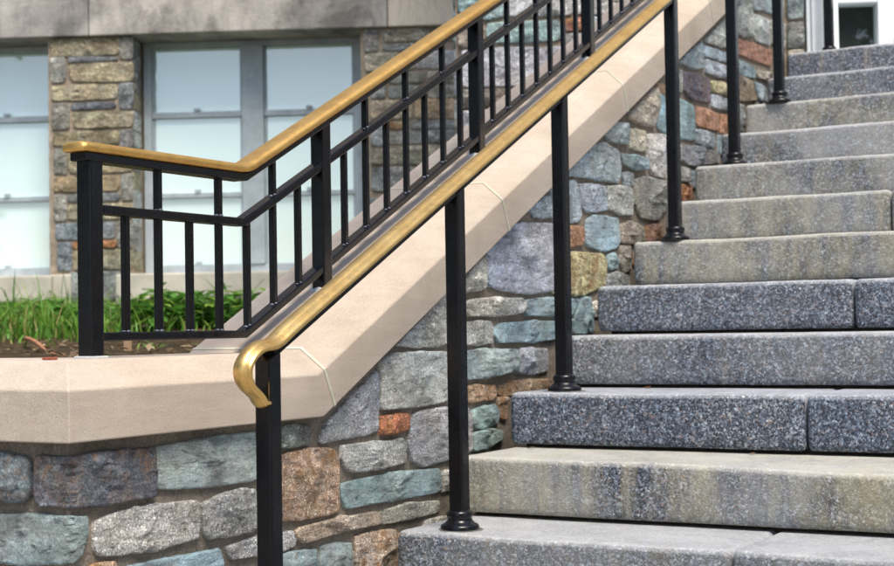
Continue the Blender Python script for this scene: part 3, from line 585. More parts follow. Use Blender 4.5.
# corner piece (mitred) and the return along the garden
hip = [(x, -1.115+(-.05-x), z) for x, z in CPF]
coping_piece('coping', [[(-1.25, -1.115+(-.05-x), z) for x, z in CPF], hip, [(x, -.46-(z-.3)*.0, z) for x, z in CPF], fold_sec(), slope_sec(J[0], -G)])
def ret(xe): return [(xe if i < 99 else 0, -1.115+(-.05-x), z) for i, (x, z) in enumerate(CPF)]
coping_piece('coping', [ret(-2.6), ret(-1.256)])
coping_piece('coping', [ret(-9), ret(-2.606)])
for k in range(4): coping_piece('coping', [slope_sec(J[k], G), slope_sec(J[k+1] if k < 3 else 3.62, -G)])
for k in range(4):
    mb = MB(); a = slope_sec(J[k], -G-.001); b = slope_sec(J[k], G+.001); n = 6
    grow = lambda s: [(x+(.0012 if x > -.2 else -.0012)*(1 if i in (0, 1, 4, 5) else .5), y-(.0012*sinA if i in (1, 2, 3, 4) else 0), z+(.0012*cosA if i in (1, 2, 3, 4) else 0)) for i, (x, y, z) in enumerate(s)]
    a, b = grow(a), grow(b)
    mb.add(a+b, [(j, (j+1) % n, n+(j+1) % n, n+j) for j in range(n)]+[tuple(range(n)), tuple(range(n, 2*n))])
    part(mb, 'coping_joint', M['seal'], wall)
# ================================================================== STAIRS
stairs = root(tag(empty('stone_staircase', (1.8, 0, -.48)), 'worn speckled grey granite steps climbing to the white door', 'staircase'))
SX1 = 3.7
def slab(k, x0, x1, color, depth=T+.05, wav=.0025, dip=0):
    y0, z1, z0 = k*T, k*R, (k-1)*R+.010; r = .015; pr = []
    pr += [(depth, z0), (.03, z0), (.010, z0+.001), (.004, z0+.006), (.001, z0+.016)]
    for i in range(1, 7): pr.append((0, z0+.016+(z1-r-z0-.016)*i/6))
    for i in range(1, 6):
        a = math.pi/2*i/5; pr.append((r-r*math.cos(a), z1-r+r*math.sin(a)))
    pr += [(.03, z1), (.05, z1+.0004), (.09, z1), (.16, z1), (.25, z1), (depth, z1)]
    n = len(pr); st = []; L = x1-x0; ns = max(4, int(L/.022))
    xs = [x0, x0+.001, x0+.003, x0+.007, x0+.013]+[x0+.013+(L-.026)*i/ns for i in range(1, ns)]+[x1-.013, x1-.007, x1-.003, x1-.001, x1]
    vs = []; wear_hilite = []
    for x in xs:
        e = min(x-x0, x1-x); ins = .009*max(0, 1-e/.013)**2
        for (dy, z) in pr:
            q = Vector((x*4, k*7.3+dy*3, z*4)); q2 = Vector((x*38, k*3.1+dy*38, z*38))
            wz = noise.noise(q)*wav*1.3+noise.noise(q2)*.0011; wy = noise.noise(q+Vector((5, 5, 5)))*wav+noise.noise(q2+Vector((8, 0, 0)))*.0013
            top = 1 if z > z1-.02 and dy < .2 else 0
            if dip and top: wz -= dip*max(0, math.sin((x-.55)*2.2))*(1-dy/.2)
            wear_hilite.append((1.0 if z > z1-.004 else (.55 if z > z1-.011 else 0), 0, 0))  # worn tread tops; the nosing band also paints its highlight
            zc = (z0+z1)/2; zz = z+(ins if z < zc else -ins)
            if dy < .2: vs.append((x, y0+dy+ins+wy, zz+(wz if z > zc else wz*.3)))
            else: vs.append((x, y0+dy, zz+wz*.3))
    fs = []
    for i in range(len(xs)-1):
        for j in range(n): fs.append((i*n+j, i*n+(j+1) % n, (i+1)*n+(j+1) % n, (i+1)*n+j))
    fs += [tuple(range(n)), tuple(range((len(xs)-1)*n, len(xs)*n))]
    mb = MB(); mb.add(vs, fs, smooth=True, ext=wear_hilite); o = part(mb, 'step', M['granite'], stairs); o.color = (*color, 1)
    em = o.modifiers.new('es', 'EDGE_SPLIT'); em.split_angle = math.radians(60)
    return o
STC = {-2: (.2, .1, .2), -1: (.2, .1, .2), 0: (.25, .25, .5), 1: (1.0, .35, 0), 2: (.0, .0, .6), 3: (.15, .15, .5), 4: (.05, .08, .6), 3: (.15, .2, .5), 5: (1.0, .28, .3), 6: (.85, .32, .35), 7: (.55, .45, .4), 8: (.3, .5, .45), 9: (.75, .42, .3), 10: (.05, .25, .6), 11: (.05, .4, .5)}
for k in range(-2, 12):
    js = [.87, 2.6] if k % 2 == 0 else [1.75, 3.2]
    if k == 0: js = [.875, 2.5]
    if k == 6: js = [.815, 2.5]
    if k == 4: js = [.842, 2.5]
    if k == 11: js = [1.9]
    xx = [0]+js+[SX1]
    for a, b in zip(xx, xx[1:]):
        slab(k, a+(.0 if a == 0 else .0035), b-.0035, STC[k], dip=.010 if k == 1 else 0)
core = MB()
for k in range(-2, 12): core.box(.03, SX1-.02, k*T+.045+.001*k, 4.2+.003*k, -.49-.002*k, k*R-.03)
part(core, 'bedding_core', M['bedding'], stairs)  # bed coloured extra dark to stand for shade in the slits under risers
mb = MB(); mb.box(0, SX1, 11*T+T+.055, 5.9, 11*R-.1, 11*R-.002); part(mb, 'landing', M['granite'], stairs).color = (.1, .4, .4, 1)
# ================================================================== INNER RAILING on the coping
RX = -.25; YF0 = -.30
rail = root(tag(empty('metal_railing', (RX, -.833, .458)), 'black metal balustrade with thin balusters and brass top rail, standing on the limestone coping', 'railing'))
def zr(base, y): return base if y < YF0 else base+SL*(y-YF0)
YE = 3.7
def nrm(y): return (0, 1) if y < YF0 else (-sinA, cosA)
def rail_path(base, y0, y1=YE):
    t = math.tan(math.atan(SL)/2)
    return [(RX, y0, base, 0, 1), (RX, YF0, base, -t, 1), (RX, y1, zr(base, y1), 0, 1/ cosA*0+1)]
def bar(name, base, y0, wd, th, y1=YE):
    prof = [(-wd/2, 0), (wd/2, 0), (wd/2, th), (-wd/2, th)]; mb = MB()
    t = math.tan(math.atan(SL)/2)
    mb.sweep([(RX, y0, base, 0, 1), (RX, YF0, base, -t, 1), (RX, y1, zr(base, y1), -sinA, cosA)], prof, smooth=False)
    o = part(mb, name, M['black'], rail); b = o.modifiers.new('soft', 'BEVEL'); b.width = .003; b.segments = 2; b.limit_method = 'ANGLE'; return o
bar('top_bar', .878, -.868, .048, .0185)
bar('middle_rail', .767, -.81, .034, .020)
bar('bottom_rail', .494, -.81, .034, .019)
BP = [(-.030, 0), (.030, 0), (.0335, .004), (.0345, .010), (.032, .016), (.026, .0195), (.014, .022), (-.014, .022), (-.026, .0195), (-.032, .016), (-.0345, .010), (-.0335, .004)]
def fold_path(base, y0, y1):
    pts = [(RX, y0, base, 0, 1)]; nst = 7; A = math.atan(SL)
    for i in range(1, 12): pts.append((RX, y0+(YF0-.03-y0)*i/11, base, 0, 1))
    for i in range(1, nst):
        a = A*i/nst; f = i/nst
        y = YF0-.03+.06*f; z = base+.5*SL*.06*f*f*1.0
        pts.append((RX, y, z, -math.sin(a), math.cos(a)))
    for i in range(40): y = YF0+.03+(y1-YF0-.03)*i/39; pts.append((RX, y, zr(base, y), -sinA, cosA))
    return pts
mb = MB(); pth = fold_path(.897, -.885, YE)
e0 = pth[0]; pth = [(RX, e0[1]+.0, e0[2], 0, 1), (RX, e0[1]+.004, e0[2], 0, 1), (RX, e0[1]+.012, e0[2], 0, 1)]+pth[1:]
scl = [(.80, .75), (.93, .93), (1, 1)]+[(1, 1)]*(len(pth)-3)
mb.sweep(pth, BP, scl); part(mb, 'brass_handrail', M['brass2'], rail)
PY = [-.833, .055, .950, 1.848, 2.742, 3.63]
def top_of_coping(y): return .458 if y < -.28 else .458+SL*(y+.28)
for i, y in enumerate(PY):
    mb = MB(); s = .0198
    mb.tbox(RX-s, RX+s, y-s, y+s, top_of_coping(y)-.03, zr(.878, y)+.004, SL if y > YF0 else 0, bev=.0035)
    # weld fillets where the rails meet the post
    po = part(mb, 'post', M['black'], rail)
    if i > 0:
        mb = MB(); rnd = random.Random(i); zt = top_of_coping(y)
        mb.add([(RX+.036*math.cos(a*.5236)*rnd.uniform(.8, 1.15), y+.031*math.sin(a*.5236), zt+SL*.031*math.sin(a*.5236)+.002) for a in range(12)]+[(RX+.0195*math.cos(a*.5236), y+.0195*math.sin(a*.5236), zt+SL*.0195*math.sin(a*.5236)+.012) for a in range(12)],
               [(a, (a+1) % 12, 12+(a+1) % 12, 12+a) for a in range(12)]+[tuple(range(12, 24))], smooth=True)
        g = mb.build('grout_collar', M['grout'], po)
    else:
        mb = MB(); mb.box(RX-.026, RX+.026, y-.026, y+.026, .457, .463, bev=.002)
        g = mb.build('grout_collar', M['grout'], po)
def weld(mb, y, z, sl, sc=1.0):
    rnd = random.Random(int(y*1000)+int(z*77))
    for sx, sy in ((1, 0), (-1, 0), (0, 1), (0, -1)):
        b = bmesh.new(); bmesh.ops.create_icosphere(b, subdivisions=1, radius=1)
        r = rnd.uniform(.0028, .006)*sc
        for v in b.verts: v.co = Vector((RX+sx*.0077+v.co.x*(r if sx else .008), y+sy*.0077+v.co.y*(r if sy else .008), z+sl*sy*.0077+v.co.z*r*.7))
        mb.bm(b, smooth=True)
nb = 0
for a, b in zip(PY, PY[1:]):
    for j in range(1, 8):
        y = a+(b-a)*j/8; full = (j % 2 == 0)
        mb = MB(); s = .0077; z0 = zr(.5125, y)-.004; z1 = zr(.878 if full else .767, y)+.006
        mb.tbox(RX-s, RX+s, y-s, y+s, z0, z1, SL if y > YF0 else 0, bev=.0018)
        sl = SL if y > YF0 else 0
        bo = part(mb, 'baluster', M['black'], rail); mb = MB()
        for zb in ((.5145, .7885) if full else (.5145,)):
            mb = MB(); weld(mb, y, zr(zb, y), sl, 1.1); mb.build('weld', M['weld'], bo)  # beads coloured lighter than the paint, putting their highlights into the colour
# ================================================================== NEAR HANDRAIL on the steps
HX = .14
hr = root(tag(empty('stair_handrail', (HX, -.735, -.48)), 'polished brass handrail with curled end on square black posts set in the granite steps', 'handrail'))
def hz(y): return .565+SL*(y+.542)         # underside of the brass
def cr_spline(P, n):
    out = []
    for i in range(len(P)-1):
        p0 = P[max(i-1, 0)]; p1 = P[i]; p2 = P[i+1]; p3 = P[min(i+2, len(P)-1)]
        for j in range(n):
            t = j/n; out.append(tuple(.5*((2*b)+(c-a)*t+(2*a-5*b+4*c-d)*t*t+(-a+3*b-3*c+d)*t**3) for a, b, c, d in zip(p0, p1, p2, p3)))
    return out+[P[-1]]
OFF = .012
ctrl = [(-.55, hz(-.55)+OFF), (-.66, hz(-.66)+OFF), (-.725, hz(-.725)+OFF-.002), (-.772, .478), (-.803, .463), (-.822, .441), (-.823, .417), (-.810, .398), (-.792, .386), (-.777, .376), (-.768, .366), (-.761, .360), (-.752, .360)]
cv = cr_spline(ctrl, 7)
line = [(y, hz(y)+OFF) for y in [3.78-(3.78+.56)*i/60 for i in range(60)]]
cv = line+cv; pth = []
for i, (y, z) in enumerate(cv):
    a = cv[max(i-1, 0)]; b = cv[min(i+1, len(cv)-1)]; ty, tz = b[0]-a[0], b[1]-a[1]; l = math.hypot(ty, tz)
    pth.append((HX, y, z, tz/l, -ty/l))
HP = [(-.026, -.012), (.026, -.012), (.029, -.009), (.0295, -.003), (.0265, .001), (.0225, .002), (.0205, .006), (.0185, .0085), (.0165, .008), (.0145, .0095), (.010, .013), (0, .0145)]
HP = [(x*.93, z*.93) for x, z in HP]; HP = HP+[(-x, z) for x, z in HP[2:-1]][::-1]
nl = len(line); scl = []
for i in range(len(pth)):
    f = max(0, (i-nl-8)/(len(pth)-nl-9)); scl.append((1-.24*min(1, f*1.6), 1-.42*min(1, f*1.4)))
mb = MB(); mb.sweep(pth, HP, scl); part(mb, 'brass_rail', M['brass'], hr)
mb = MB(); wd = .0165; y1, y0 = 3.78, -.728
mb.sweep([(HX, y0, hz(y0)-.016, -sinA, cosA), (HX, y1, hz(y1)-.016, -sinA, cosA)], [(-wd, 0), (wd, 0), (wd, .0155), (-wd, .0155)], smooth=False)
part(mb, 'under_bar', M['black'], hr)
HY = [(-.735, -.48), (.08, 0), (.729, 2*R), (1.675, 5*R), (2.347, 7*R), (2.968, 9*R), (3.80, 11*R)]
for y, zb in HY:
    mb = MB(); s = .0202
    b = bmesh.new(); bmesh.ops.create_cube(b, size=1)
    for v in b.verts:
        yy = y+v.co.y*2*s; v.co = Vector((HX+v.co.x*2*s, yy, zb if v.co.z < 0 else hz(yy)-.010))
    bmesh.ops.bevel(b, geom=[e for e in b.edges if abs(e.verts[0].co.z-e.verts[1].co.z) > .2], offset=.005, segments=3, profile=.5, affect='EDGES')
    mb.bm(b); po = part(mb, 'post', M['black'], hr)
    mb = MB(); z = zb-.004
    mb.lathe(HX, y, [(.001, z), (.050, z), (.053, z+.004), (.053, z+.013), (.050, z+.018), (.042, z+.022), (.035, z+.028), (.0325, z+.034), (.0355, z+.039), (.0362, z+.046), (.033, z+.051), (.029, z+.054), (.024, z+.056)], 32)
    for q in range(len(mb.v)): mb.v[q] = (HX+(mb.v[q][0]-HX)*.93, y+(mb.v[q][1]-y)*.93, mb.v[q][2])
    c = mb.build('base_collar', M['black'], po)
    mb = MB(); rs = random.Random(int(y*100)); n_ = 28
    rr = [rs.uniform(.054, .066) for _ in range(n_)]; rr = [(rr[i-1]+rr[i]+rr[(i+1) % n_])/3 for i in range(n_)]
    mb.add([(HX+.04*math.cos(6.2832*i/n_), y+.04*math.sin(6.2832*i/n_), zb+.0035) for i in range(n_)]+[(HX+rr[i]*math.cos(6.2832*i/n_), y+rr[i]*math.sin(6.2832*i/n_), zb+.0015) for i in range(n_)], [(i, (i+1) % n_, n_+(i+1) % n_, n_+i) for i in range(n_)], smooth=True)
    mb.build('stain_ring', M['base_stain'], po)  # irregular dark stain on the tread round the post base
# ================================================================== BUILDING
bld = root(tag(empty('stone_building', tuple(M0+Vector((0, 0, .55)))), 'old stone building with concrete lintel band, blue-white windows and a white entrance door', 'building'))
WZ0, WZ1, LZ = .904, 2.48, 2.48
wl = MB(); stn = MB()
W1 = (-2.60, -1.007); W2 = (-.446, 1.085)
def wallbox(u0, u1, z0, z1, d=.5, f=0.0): wl.box(u0, u1, f, d, z0, z1, mainB)
UL, UR = -8.0, 4.5
wallbox(UL, UR, -.4, .72, .5, -.002)
segs = [(-4.3, W1[0]), (W1[1], W2[0]), (W2[1], UR)]
for a, b in segs: wallbox(a, b, .722, LZ)
wallbox(UL, -4.3, .722, LZ)
wallbox(UL, UR, 3.15, 6.5, .5, .01)
part(wl, 'wall', M['mortar_far'], bld)
mk = []
for i, (c, poly) in enumerate(MAIN_STONES):
    k = 'rust' if c[0] > c[2]*1.9 else 'grey'
    stone(stn, poly, mainP, .022, alb(c), k, res=.022, seed=600+i, rough=1.4); mk.append(bbox(poly))
mk += [(-.9, 0, 0, .0)]
for j, poly in enumerate(fill(W2[1], 3.0, .72, 2.47, (.09, .15), (.2, .5), mk, 11)+fill(W1[1], W2[0], .72, .93, (.1, .12), (.2, .4), mk, 12)+fill(-4.3, W1[0], .72, 2.47, (.09, .15), (.2, .5), mk, 13)+fill(-4.3, 3.0, .2, .71, (.2, .26), (.5, .9), mk, 14)+fill(-5, 3.5, 3.2, 4.5, (.1, .16), (.2, .5), [], 15)):
    c, k = random.Random(j+9).choice(PALM); stone(stn, poly, mainP, .02 if poly[0][1] > .7 else .008, alb(c), k, res=.03, seed=800+j)
# reveal stones on the window side faces
def revP(u0, sgn): return lambda d, z, h: mainP(u0+sgn*h, z, -d)
zz = .93; k = 0
while zz < 2.44:
    h = [.12, .16, .11, .14][k % 4]; h = min(h, 2.47-zz)
    for u0, sg in ((W2[0], 1), (W1[1], -1)):
        c = [(150, 160, 165), (128, 124, 100), (120, 122, 124), (150, 158, 160)][(k+(sg > 0)) % 4]
        stone(stn, [(.012, zz+.008), (.20, zz+.006), (.20, zz+h-.006), (.012, zz+h-.006)], revP(u0, sg), .010, alb(c), 'grey', res=.03, seed=900+k*2)
    zz += h; k += 1
part(stn, 'facing_stones', M['rubble_far'], bld)
mb = MB()
for a, b in ((-8, -2.9), (-2.894, -.722), (-.716, 1.268), (1.274, 4.4)): mb.box(a, b, -.045, .5, LZ+.001, 3.149, mainB, bev=.008, col=(1.3, 1.22, 1.1) if a > 1 else ((.92, .92, .93) if a < 0 and b > 0 else (.8, .81, .84)))
part(mb, 'lintel_band', M['concrete'], bld)
mb = MB()
for a, b in ((W1[0]-.1, W1[1]+.03), (W2[0]-.02, W2[1]+.05)):
    mb.box(a, b, -.07, .45, .725, .90, mainB, bev=.012)
part(mb, 'window_sill', M['sill'], bld)
mb = MB(); mb.box(-1.0, -.86, -.025, .1, .60, .905, mainB, bev=.01); mb.box(-.56, -.44, -.02, .3, .70, .90, mainB, bev=.01)
part(mb, 'pale_quoin', M['sill'], bld)
D = .28
def window(u0, u1, cols):
    """frame mesh with blinds, panes and catches as its pieces"""
    fr = MB(); zs = [(.963, 1.418), (1.452, 1.962), (2.003, 2.44)]
    fr.box(u0, cols[0][0], D-.03, D+.1, .90, 2.478, mainB, bev=.004); fr.box(cols[-1][1], u1, D-.03, D+.1, .90, 2.478, mainB, bev=.004)
    fr.box(cols[0][0]+.001, cols[-1][1]-.001, D-.02, D+.1, 2.441, 2.478, mainB); fr.box(cols[0][0]+.001, cols[-1][1]-.001, D-.025, D+.1, .901, .962, mainB, bev=.004)
    ed = [u0+.046]
    for a, b in cols[:-1]: fr.box(b, cols[cols.index((a, b))+1][0], D-.04, D+.1, .963, 2.440, mainB, bev=.006)
    for a, b in cols:
        for z in ((1.418, 1.452), (1.962, 2.003)): fr.box(a+.001, b-.001, D-.018, D+.06, z[0], z[1], mainB, bev=.004)
        for za, zb in zs:      # thin sash stiles
            fr.box(a+.001, a+.014, D-.006, D+.05, za+.001, zb-.001, mainB); fr.box(b-.014, b-.001, D-.006, D+.05, za+.001, zb-.001, mainB)
    f = part(fr, 'window', M['frame'], bld)
    def sub(mb, name, mat):
        o = mb.build(name, mat, f); return o
    for a, b in cols:
        for za, zb in zs:
            mb = MB(); mb.box(a+.015, b-.015, D+.012, D+.018, za+.002, zb-.002, mainB); sub(mb, 'pane', M['pane'])
            mb = MB(); mb.box((a+b)/2-.02, (a+b)/2+.02, D-.03, D-.008, za+.004, za+.022, mainB, bev=.003); sub(mb, 'catch', M['frame'])
window(W2[0]+.012, W2[1]-.004, [(-.38, .239), (.39, 1.003)])
window(W1[0]+.004, W1[1]-.012, [(-2.53, -1.87), (-1.72, -1.06)])
mb = MB(); mb.box(W1[0]-1, W2[1]+.6, .6, .7, -.3, 3.2, mainB); part(mb, 'dark_room', M['dark'], bld)
# entrance bay
mb = MB()
mb.box(-1.60, .084, 0, 3.4, -.45, 6.5, bayB); mb.box(1.35, 4.5, 0, 3.4, -.45, 6.5, bayB); mb.box(.085, 1.349, .001, 3.4, 4.05, 6.49, bayB); mb.box(.085, 1.349, .30, 3.3, -.4, 4.04, bayB)
part(mb, 'entrance_bay', M['mortar_far'], bld)
stn = MB(); bk = []
for i, (c, poly) in enumerate(BAY_STONES):
    stone(stn, poly, bayP, .03, alb(c), 'rust' if c[0] > c[2]*1.9 else 'grey', res=.018, seed=1000+i, rough=1.4); bk.append(bbox(poly))
for j, poly in enumerate(fill(-1.59, .075, .5, 4.3, (.14, .26), (.2, .5), bk, 21)+fill(1.36, 3.2, 1.7, 4.2, (.14, .26), (.2, .5), [], 22)):
    c, k = random.Random(j+77).choice(PAL); stone(stn, poly, bayP, .025, alb(c), k, res=.03, seed=1200+j)
for j, poly in enumerate(fill(.02, 3.0, .4, 4.3, (.14, .26), (.2, .5), [], 23)):
    c, k = random.Random(j+177).choice(PAL); stone(stn, [(q[0], q[1]) for q in poly], (lambda d, z, h: bayP(-1.60-h, z, -d)), .025, alb(c), k, res=.035, seed=1500+j)
part(stn, 'bay_stones', M['rubble'], bld)
dz0 = 11*R+.002
mb = MB()
mb.box(.090, .110, -.035, .1, dz0, 4.0, bayB, bev=.003); mb.box(.1105, .128, -.055, .1, dz0, 4.0, bayB, bev=.004); mb.box(.1285, .205, -.04, .1, dz0, 4.0, bayB, bev=.003); mb.box(.2055, .218, -.048, .1, dz0, 4.0, bayB, bev=.003)
mb.box(.2185, .243, -.02, .1, dz0, 4.0, bayB, bev=.003); mb.box(.43, .50, -.02, .1, dz0, 4.0, bayB, bev=.004); mb.box(.2435, .4295, -.02, .1, 2.037, 2.11, bayB, bev=.004); mb.box(.2435, .4295, -.02, .1, dz0, 1.80, bayB, bev=.004); mb.box(.2435, .4295, -.018, .1, 2.5, 2.58, bayB, bev=.004)
mb.box(1.28, 1.348, -.04, .1, dz0, 4.0, bayB, bev=.004); mb.box(.090, 1.345, -.05, .1, 4.001, 4.06, bayB, bev=.006)
dr = part(mb, 'door_surround', M['white'], bld)
def subd(mb, name, mat, p):
    o = mb.build(name, mat, p); return o
mb = MB(); mb.box(.2436, .4294, .03, .036, 1.801, 2.036, bayB); subd(mb, 'pane', M['dglass'], dr)
mb = MB(); mb.box(.2436, .4294, .03, .036, 2.111, 2.499, bayB); subd(mb, 'pane', M['dglass'], dr)
mb = MB(); mb.box(.2436, .4294, .085, .095, 1.80, 3.9, bayB); subd(mb, 'dark_interior', M['dark'], dr)
mb = MB(); mb.box(.503, 1.277, .0, .05, dz0+.005, 3.98, bayB, bev=.004); mb.box(.60, 1.17, -.012, .01, 1.95, 2.6, bayB, bev=.008); mb.box(.60, 1.17, -.012, .01, 2.75, 3.8, bayB, bev=.008)
dl = part(mb, 'door', M['white'], bld)
mb = MB(); mb.box(.515, .545, -.05, .0, 1.80, 1.90, bayB, bev=.006); subd(mb, 'handle', M['steel'], dl)
# ================================================================== GARDEN
rnd = random.Random(4)
def ground_pt(s, t):   # s along the view, t across
    p = CAM+cf*s+cr*t; return p.x, p.y
gr = MB()
def blade(mb, x, y, z, h, wd, az, bend, col):
    dx, dy = math.cos(az), math.sin(az); sx, sy = -dy*wd/2, dx*wd/2
    vs = []
    for i, (f, q) in enumerate(((0, 1), (.4, .85), (.75, .5))):
        b = bend*h*f*f; vs += [(x+dx*b-sx*q, y+dy*b-sy*q, z+h*f*(1-.25*bend*f)), (x+dx*b+sx*q, y+dy*b+sy*q, z+h*f*(1-.25*bend*f))]
    b = bend*h; vs.append((x+dx*b, y+dy*b, z+h*(1-.3*bend)))
    mb.add(vs, [(0, 1, 3, 2), (2, 3, 5, 4), (4, 5, 6)], col=col)
cnt = 0
while cnt < 14500:
    s = rnd.uniform(5.0, 10.3); t = rnd.uniform(-4.4, 0.6)*s/8
    x, y = ground_pt(s, t)
    if x > -.5: continue
    cl = noise.noise(Vector((x*1.3, y*1.3, 8))); dens = max(0, min(1, (s-6.7-.9*noise.noise(Vector((x*1.1, y*1.1, 2))))/1.3)); dens = max(dens, .006)
    if rnd.random() > dens*(.6+.8*cl)*(1 if t < -1.75*s/8 else .4): continue
    h = rnd.uniform(.05, .17)*(1+1.1*cl)*(1 if s > 6.6 else .55)*(1.9 if rnd.random() < .025 else 1)
    g = rnd.random(); v = rnd.uniform(.7, 1.3)
    c = (.10*v, .26*v, .03*v) if g < .55 else ((.20*v, .34*v, .05*v) if g < .90 else (.34*v, .30*v, .11*v)) if rnd.random() < .8 else (.17*v, .20*v, .06*v)
    blade(gr, x, y, gz(x, y)-.01, h, rnd.uniform(.006, .013), rnd.uniform(0, 6.28), rnd.uniform(.15, 1.35), c); cnt += 1
tag(gr.build('grass', M['grass'], recalc=False), 'long bright green grass on the bank below the windows', 'grass', kind='stuff')
def weeds(name, label, s0, t0, n, hh, spread, seed, lf=(.05, .09)):
    r = random.Random(seed); x0, y0 = ground_pt(s0, t0); o = root(tag(empty(name, (x0, y0, gz(x0, y0))), label, 'plant')); st = MB(); lv = MB()
    for i in range(n):
        a = r.uniform(0, 6.28); d = spread*math.sqrt(r.random()); bx, by = x0+d*math.cos(a), y0+d*math.sin(a); z = gz(bx, by)-.01; h = hh*r.uniform(.55, 1.1)
        ln = r.uniform(0, .35); la = r.uniform(0, 6.28); ex, ey = bx+ln*h*math.cos(la), by+ln*h*math.sin(la)
        st.add([(bx-.003, by, z), (bx+.003, by, z), (ex+.002, ey, z+h), (ex-.002, ey, z+h), (bx, by+.003, z), (ex, ey+.002, z+h)], [(0, 1, 2, 3), (1, 4, 5, 2)], col=(.09, .17, .04))
        for k in range(r.randint(6, 10)):
            f = r.uniform(.25, 1.0); px, py, pz = bx+(ex-bx)*f, by+(ey-by)*f, z+h*f; az = r.uniform(0, 6.28); L = r.uniform(*lf); wd = L*r.uniform(.38, .55); up = r.uniform(-.2, .6)
            dx, dy = math.cos(az), math.sin(az); v = r.uniform(.7, 1.35); c = (.085*v, .23*v, .035*v) if r.random() < .75 else (.19*v, .32*v, .05*v)
            def Q(a_, b_, c_): return (px+dx*L*a_-dy*wd*b_, py+dy*L*a_+dx*wd*b_, pz+L*a_*up-.25*L*a_*a_+c_*wd)
            lv.add([Q(0, 0, 0), Q(.35, .5, .12), Q(.7, .4, .1), Q(1, 0, 0), Q(.7, -.4, .1), Q(.35, -.5, .12), Q(.5, 0, 0)], [(0, 1, 6), (1, 2, 6), (2, 3, 6), (3, 4, 6), (4, 5, 6), (5, 0, 6)], col=c)
    part(st, 'stems', M['leaf'], o); a = part(lv, 'leaves', M['leaf'], o); return o
weeds('leafy_weed', 'broad-leaved green weed clump directly right of the first railing post', 7.6, -1.60, 46, .19, .34, 31, (.07, .13))
weeds('leafy_weed', 'bushy green weed clump nearest the sloping coping, under the wide window', 7.5, -1.00, 40, .18, .26, 32, (.07, .12))
weeds('leafy_weed', 'tall broad-leaved weed clump midway between the first railing post and the sloping coping', 7.8, -1.30, 40, .20, .28, 35, (.07, .13))
weeds('leafy_weed', 'light green weed tuft left of the first railing post, under the stone pier', 7.9, -2.08, 24, .19, .24, 33, (.06, .11))
weeds('leafy_weed', 'low leafy weed under the left window at the edge of the photo', 8.0, -2.42, 16, .15, .26, 34, (.06, .10))
def tube(mb, pts, r, n=8):
    vs = []; fs = []
    for i, p in enumerate(pts):
        a = Vector(pts[max(i-1, 0)]); b = Vector(pts[min(i+1, len(pts)-1)]); t = (b-a).normalized(); s = t.cross(Vector((0, 0, 1))).normalized(); u = s.cross(t)
        rr = r*(1-.25*i/len(pts))
        for j in range(n): q = Vector(p)+(s*math.cos(6.2832*j/n)+u*math.sin(6.2832*j/n))*rr; vs.append(tuple(q))
    for i in range(len(pts)-1):
        for j in range(n): fs.append((i*n+j, i*n+(j+1) % n, (i+1)*n+(j+1) % n, (i+1)*n+j))
    fs += [tuple(range(n)), tuple(range((len(pts)-1)*n, len(pts)*n))]; mb.add(vs, fs, smooth=True)
mb = MB(); a = CAM+cf*6.0+cr*-1.69; b = CAM+cf*4.62+cr*-1.18; a.z = .497; b.z = .438
pts = []
for i in range(11):
    f = i/10; p = a.lerp(b, f); pts.append((p.x, p.y, p.z+.006*math.sin(f*7)))
tube(mb, pts, .009); tag(mb.build('fallen_stick', M['clay']), 'reddish brown fallen stick lying on the bare soil behind the coping', 'stick')
mb = MB(); p = CAM+cf*5.2+cr*-1.109
mb.box(p.x-.011, p.x+.011, p.y-.009, p.y+.009, .40, .492, bev=.002); tag(mb.build('wooden_stake', M['wood']), 'short pale wooden stake in the soil below the bottom rail', 'stake')
lt = MB(); rl = random.Random(9)
for _ in range(900):
    q = rl.uniform(4.0, 7.6); t_ = rl.uniform(-3.6, .2)*q/7; x, y = ground_pt(q, t_)
    if x > -.5: continue
    L = rl.uniform(.015, .05); a = rl.uniform(0, 6.28); v = rl.uniform(.5, 1.5); tl = rl.uniform(-.3, .6); z = gz(x, y)+.004
    c = (.14*v, .09*v, .05*v) if rl.random() < .7 else ((.33*v, .25*v, .15*v) if rl.random() < .8 else (.08*v, .17*v, .03*v))
    lt.add([(x, y, z), (x+L*.5*math.cos(a+.5), y+L*.5*math.sin(a+.5), z+L*.5*tl+.004), (x+L*math.cos(a), y+L*math.sin(a), z+L*tl), (x+L*.5*math.cos(a-.5), y+L*.5*math.sin(a-.5), z+L*.5*tl)], [(0, 1, 2, 3)], col=c)
tag(lt.build('leaf_litter', M['leaf'], recalc=False), 'brown leaf litter scattered over the bare soil', 'leaf litter', kind='stuff')
# fallen leaves and a chip
def leaf_thing(x, y, z, L, rot, col, label, name='fallen_leaf', tilt=.3):
    mb = MB(); vs = []
    for a_, b_, c_ in ((0, 0, 0), (.3, .38, .1), (.65, .36, .12), (1, 0, .05), (.65, -.36, .1), (.3, -.38, .12), (.5, 0, .0)):
        vs.append((x+L*(a_*math.cos(rot)-b_*math.sin(rot)), y+L*(a_*math.sin(rot)+b_*math.cos(rot)), z+.002+L*c_+L*a_*tilt))
    mb.add(vs, [(0, 1, 6), (1, 2, 6), (2, 3, 6), (3, 4, 6), (4, 5, 6), (5, 0, 6)], col=col)
    tag(mb.build(name, M['leaf']), label, 'leaf')
leaf_thing(.03, 2*T+.20, 2*R, .03, .4, (.16, .34, .04), 'small green leaf on a granite step beside a round post base', tilt=.5)
leaf_thing(.30, 2*T+.30, 2*R, .022, 0, (.34, .12, .04), 'rusty orange leaf lying against a dark granite riser', tilt=.15)
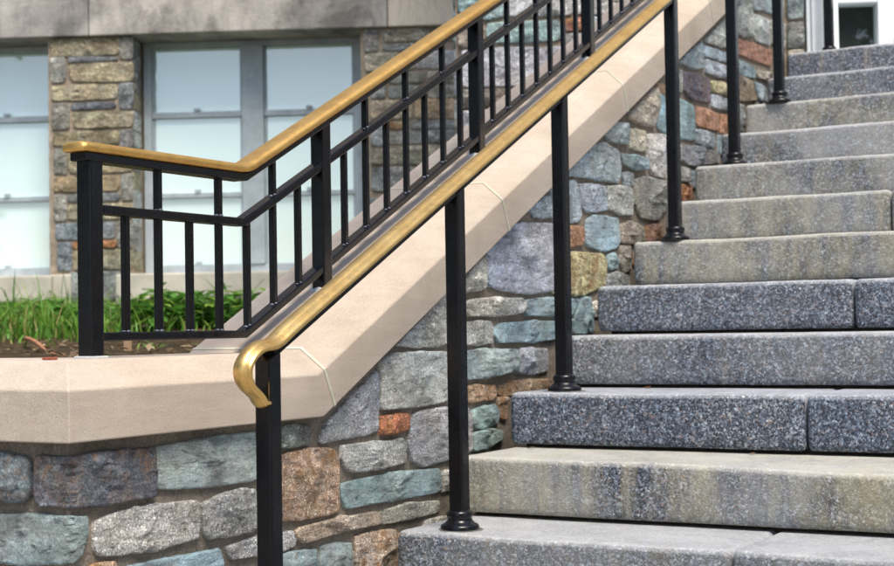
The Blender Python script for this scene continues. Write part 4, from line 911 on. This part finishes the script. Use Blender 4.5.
leaf_thing(.72, T+.30, R, .022, .2, (.22, .14, .08), 'dry brown leaf scrap on the olive-stained granite step', tilt=.1)
leaf_thing(.07, T+.29, R, .026, .1, (.20, .12, .06), 'dry brown leaf scrap in the corner of a step by the stone wall', tilt=.1)
mb = MB(); mb.box(-.245, -.215, -.985, -.97, .4585, .464, bev=.002); tag(mb.build('brick_chip', M['brick']), 'tiny red brick chip on the flat coping top left of the first post', 'chip')

# ================================================================== unseen trees, added to be mirrored in glass and paint and dim upright faces
rw = random.Random(12); wd_ = MB()
def tree(x, y, h, cw, lo=.18):
    tube(wd_, [(x, y, -.6), (x+.1, y, h*.25), (x-.1, y+.1, h*.55), (x, y, h*.9)], (.22+h*.012)*(.4 if lo > .3 else 1), 8); wd_.c[-32:] = [(.07, .05, .035)]*32
    cl = [(x+rw.gauss(0, cw*.42), y+rw.gauss(0, cw*.42), h*rw.uniform(lo, .98), rw.uniform(.7, 1.35)*cw*.36) for _ in range(26)]
    for px, py, pz, pr in cl:
        for _ in range(120):
            d = Vector((rw.gauss(0, 1), rw.gauss(0, 1), rw.gauss(0, .8))).normalized()*pr*rw.uniform(.6, 1.05); q = Vector((px, py, pz))+d; z = rw.uniform(.10, .22)*1.3
            a = Vector((rw.gauss(0, 1), rw.gauss(0, 1), rw.gauss(0, 1))).normalized(); b = a.orthogonal().normalized(); v = rw.uniform(.6, 1.4)
            wd_.add([q-a*z, q-b*z*.6, q+a*z, q+b*z*.6], [(0, 1, 2, 3)], col=(.045*v, .10*v, .025*v))
for x, y, h, cw in ((10.5, 1, 8, 3.2), (11, 7, 8, 3.2), (8, -7, 8, 3.4), (9.5, -11, 10, 3.6), (11, -14, 12, 4), (-10, -9, 10, 3.6), (-14, -3, 11, 3.8), (-9, -17, 12, 4), (-17, -12, 12, 4), (-15, 4, 10, 3)): tree(x, y, h, cw)
for x, y, h, cw in ((-6.5, -17, 12, 3),): tree(x, y, h, cw, .57)
tag(wd_.build('unseen_trees', M['leaf'], recalc=False), 'unseen dark green trees added around the forecourt for reflections and shade', 'trees', kind='stuff')
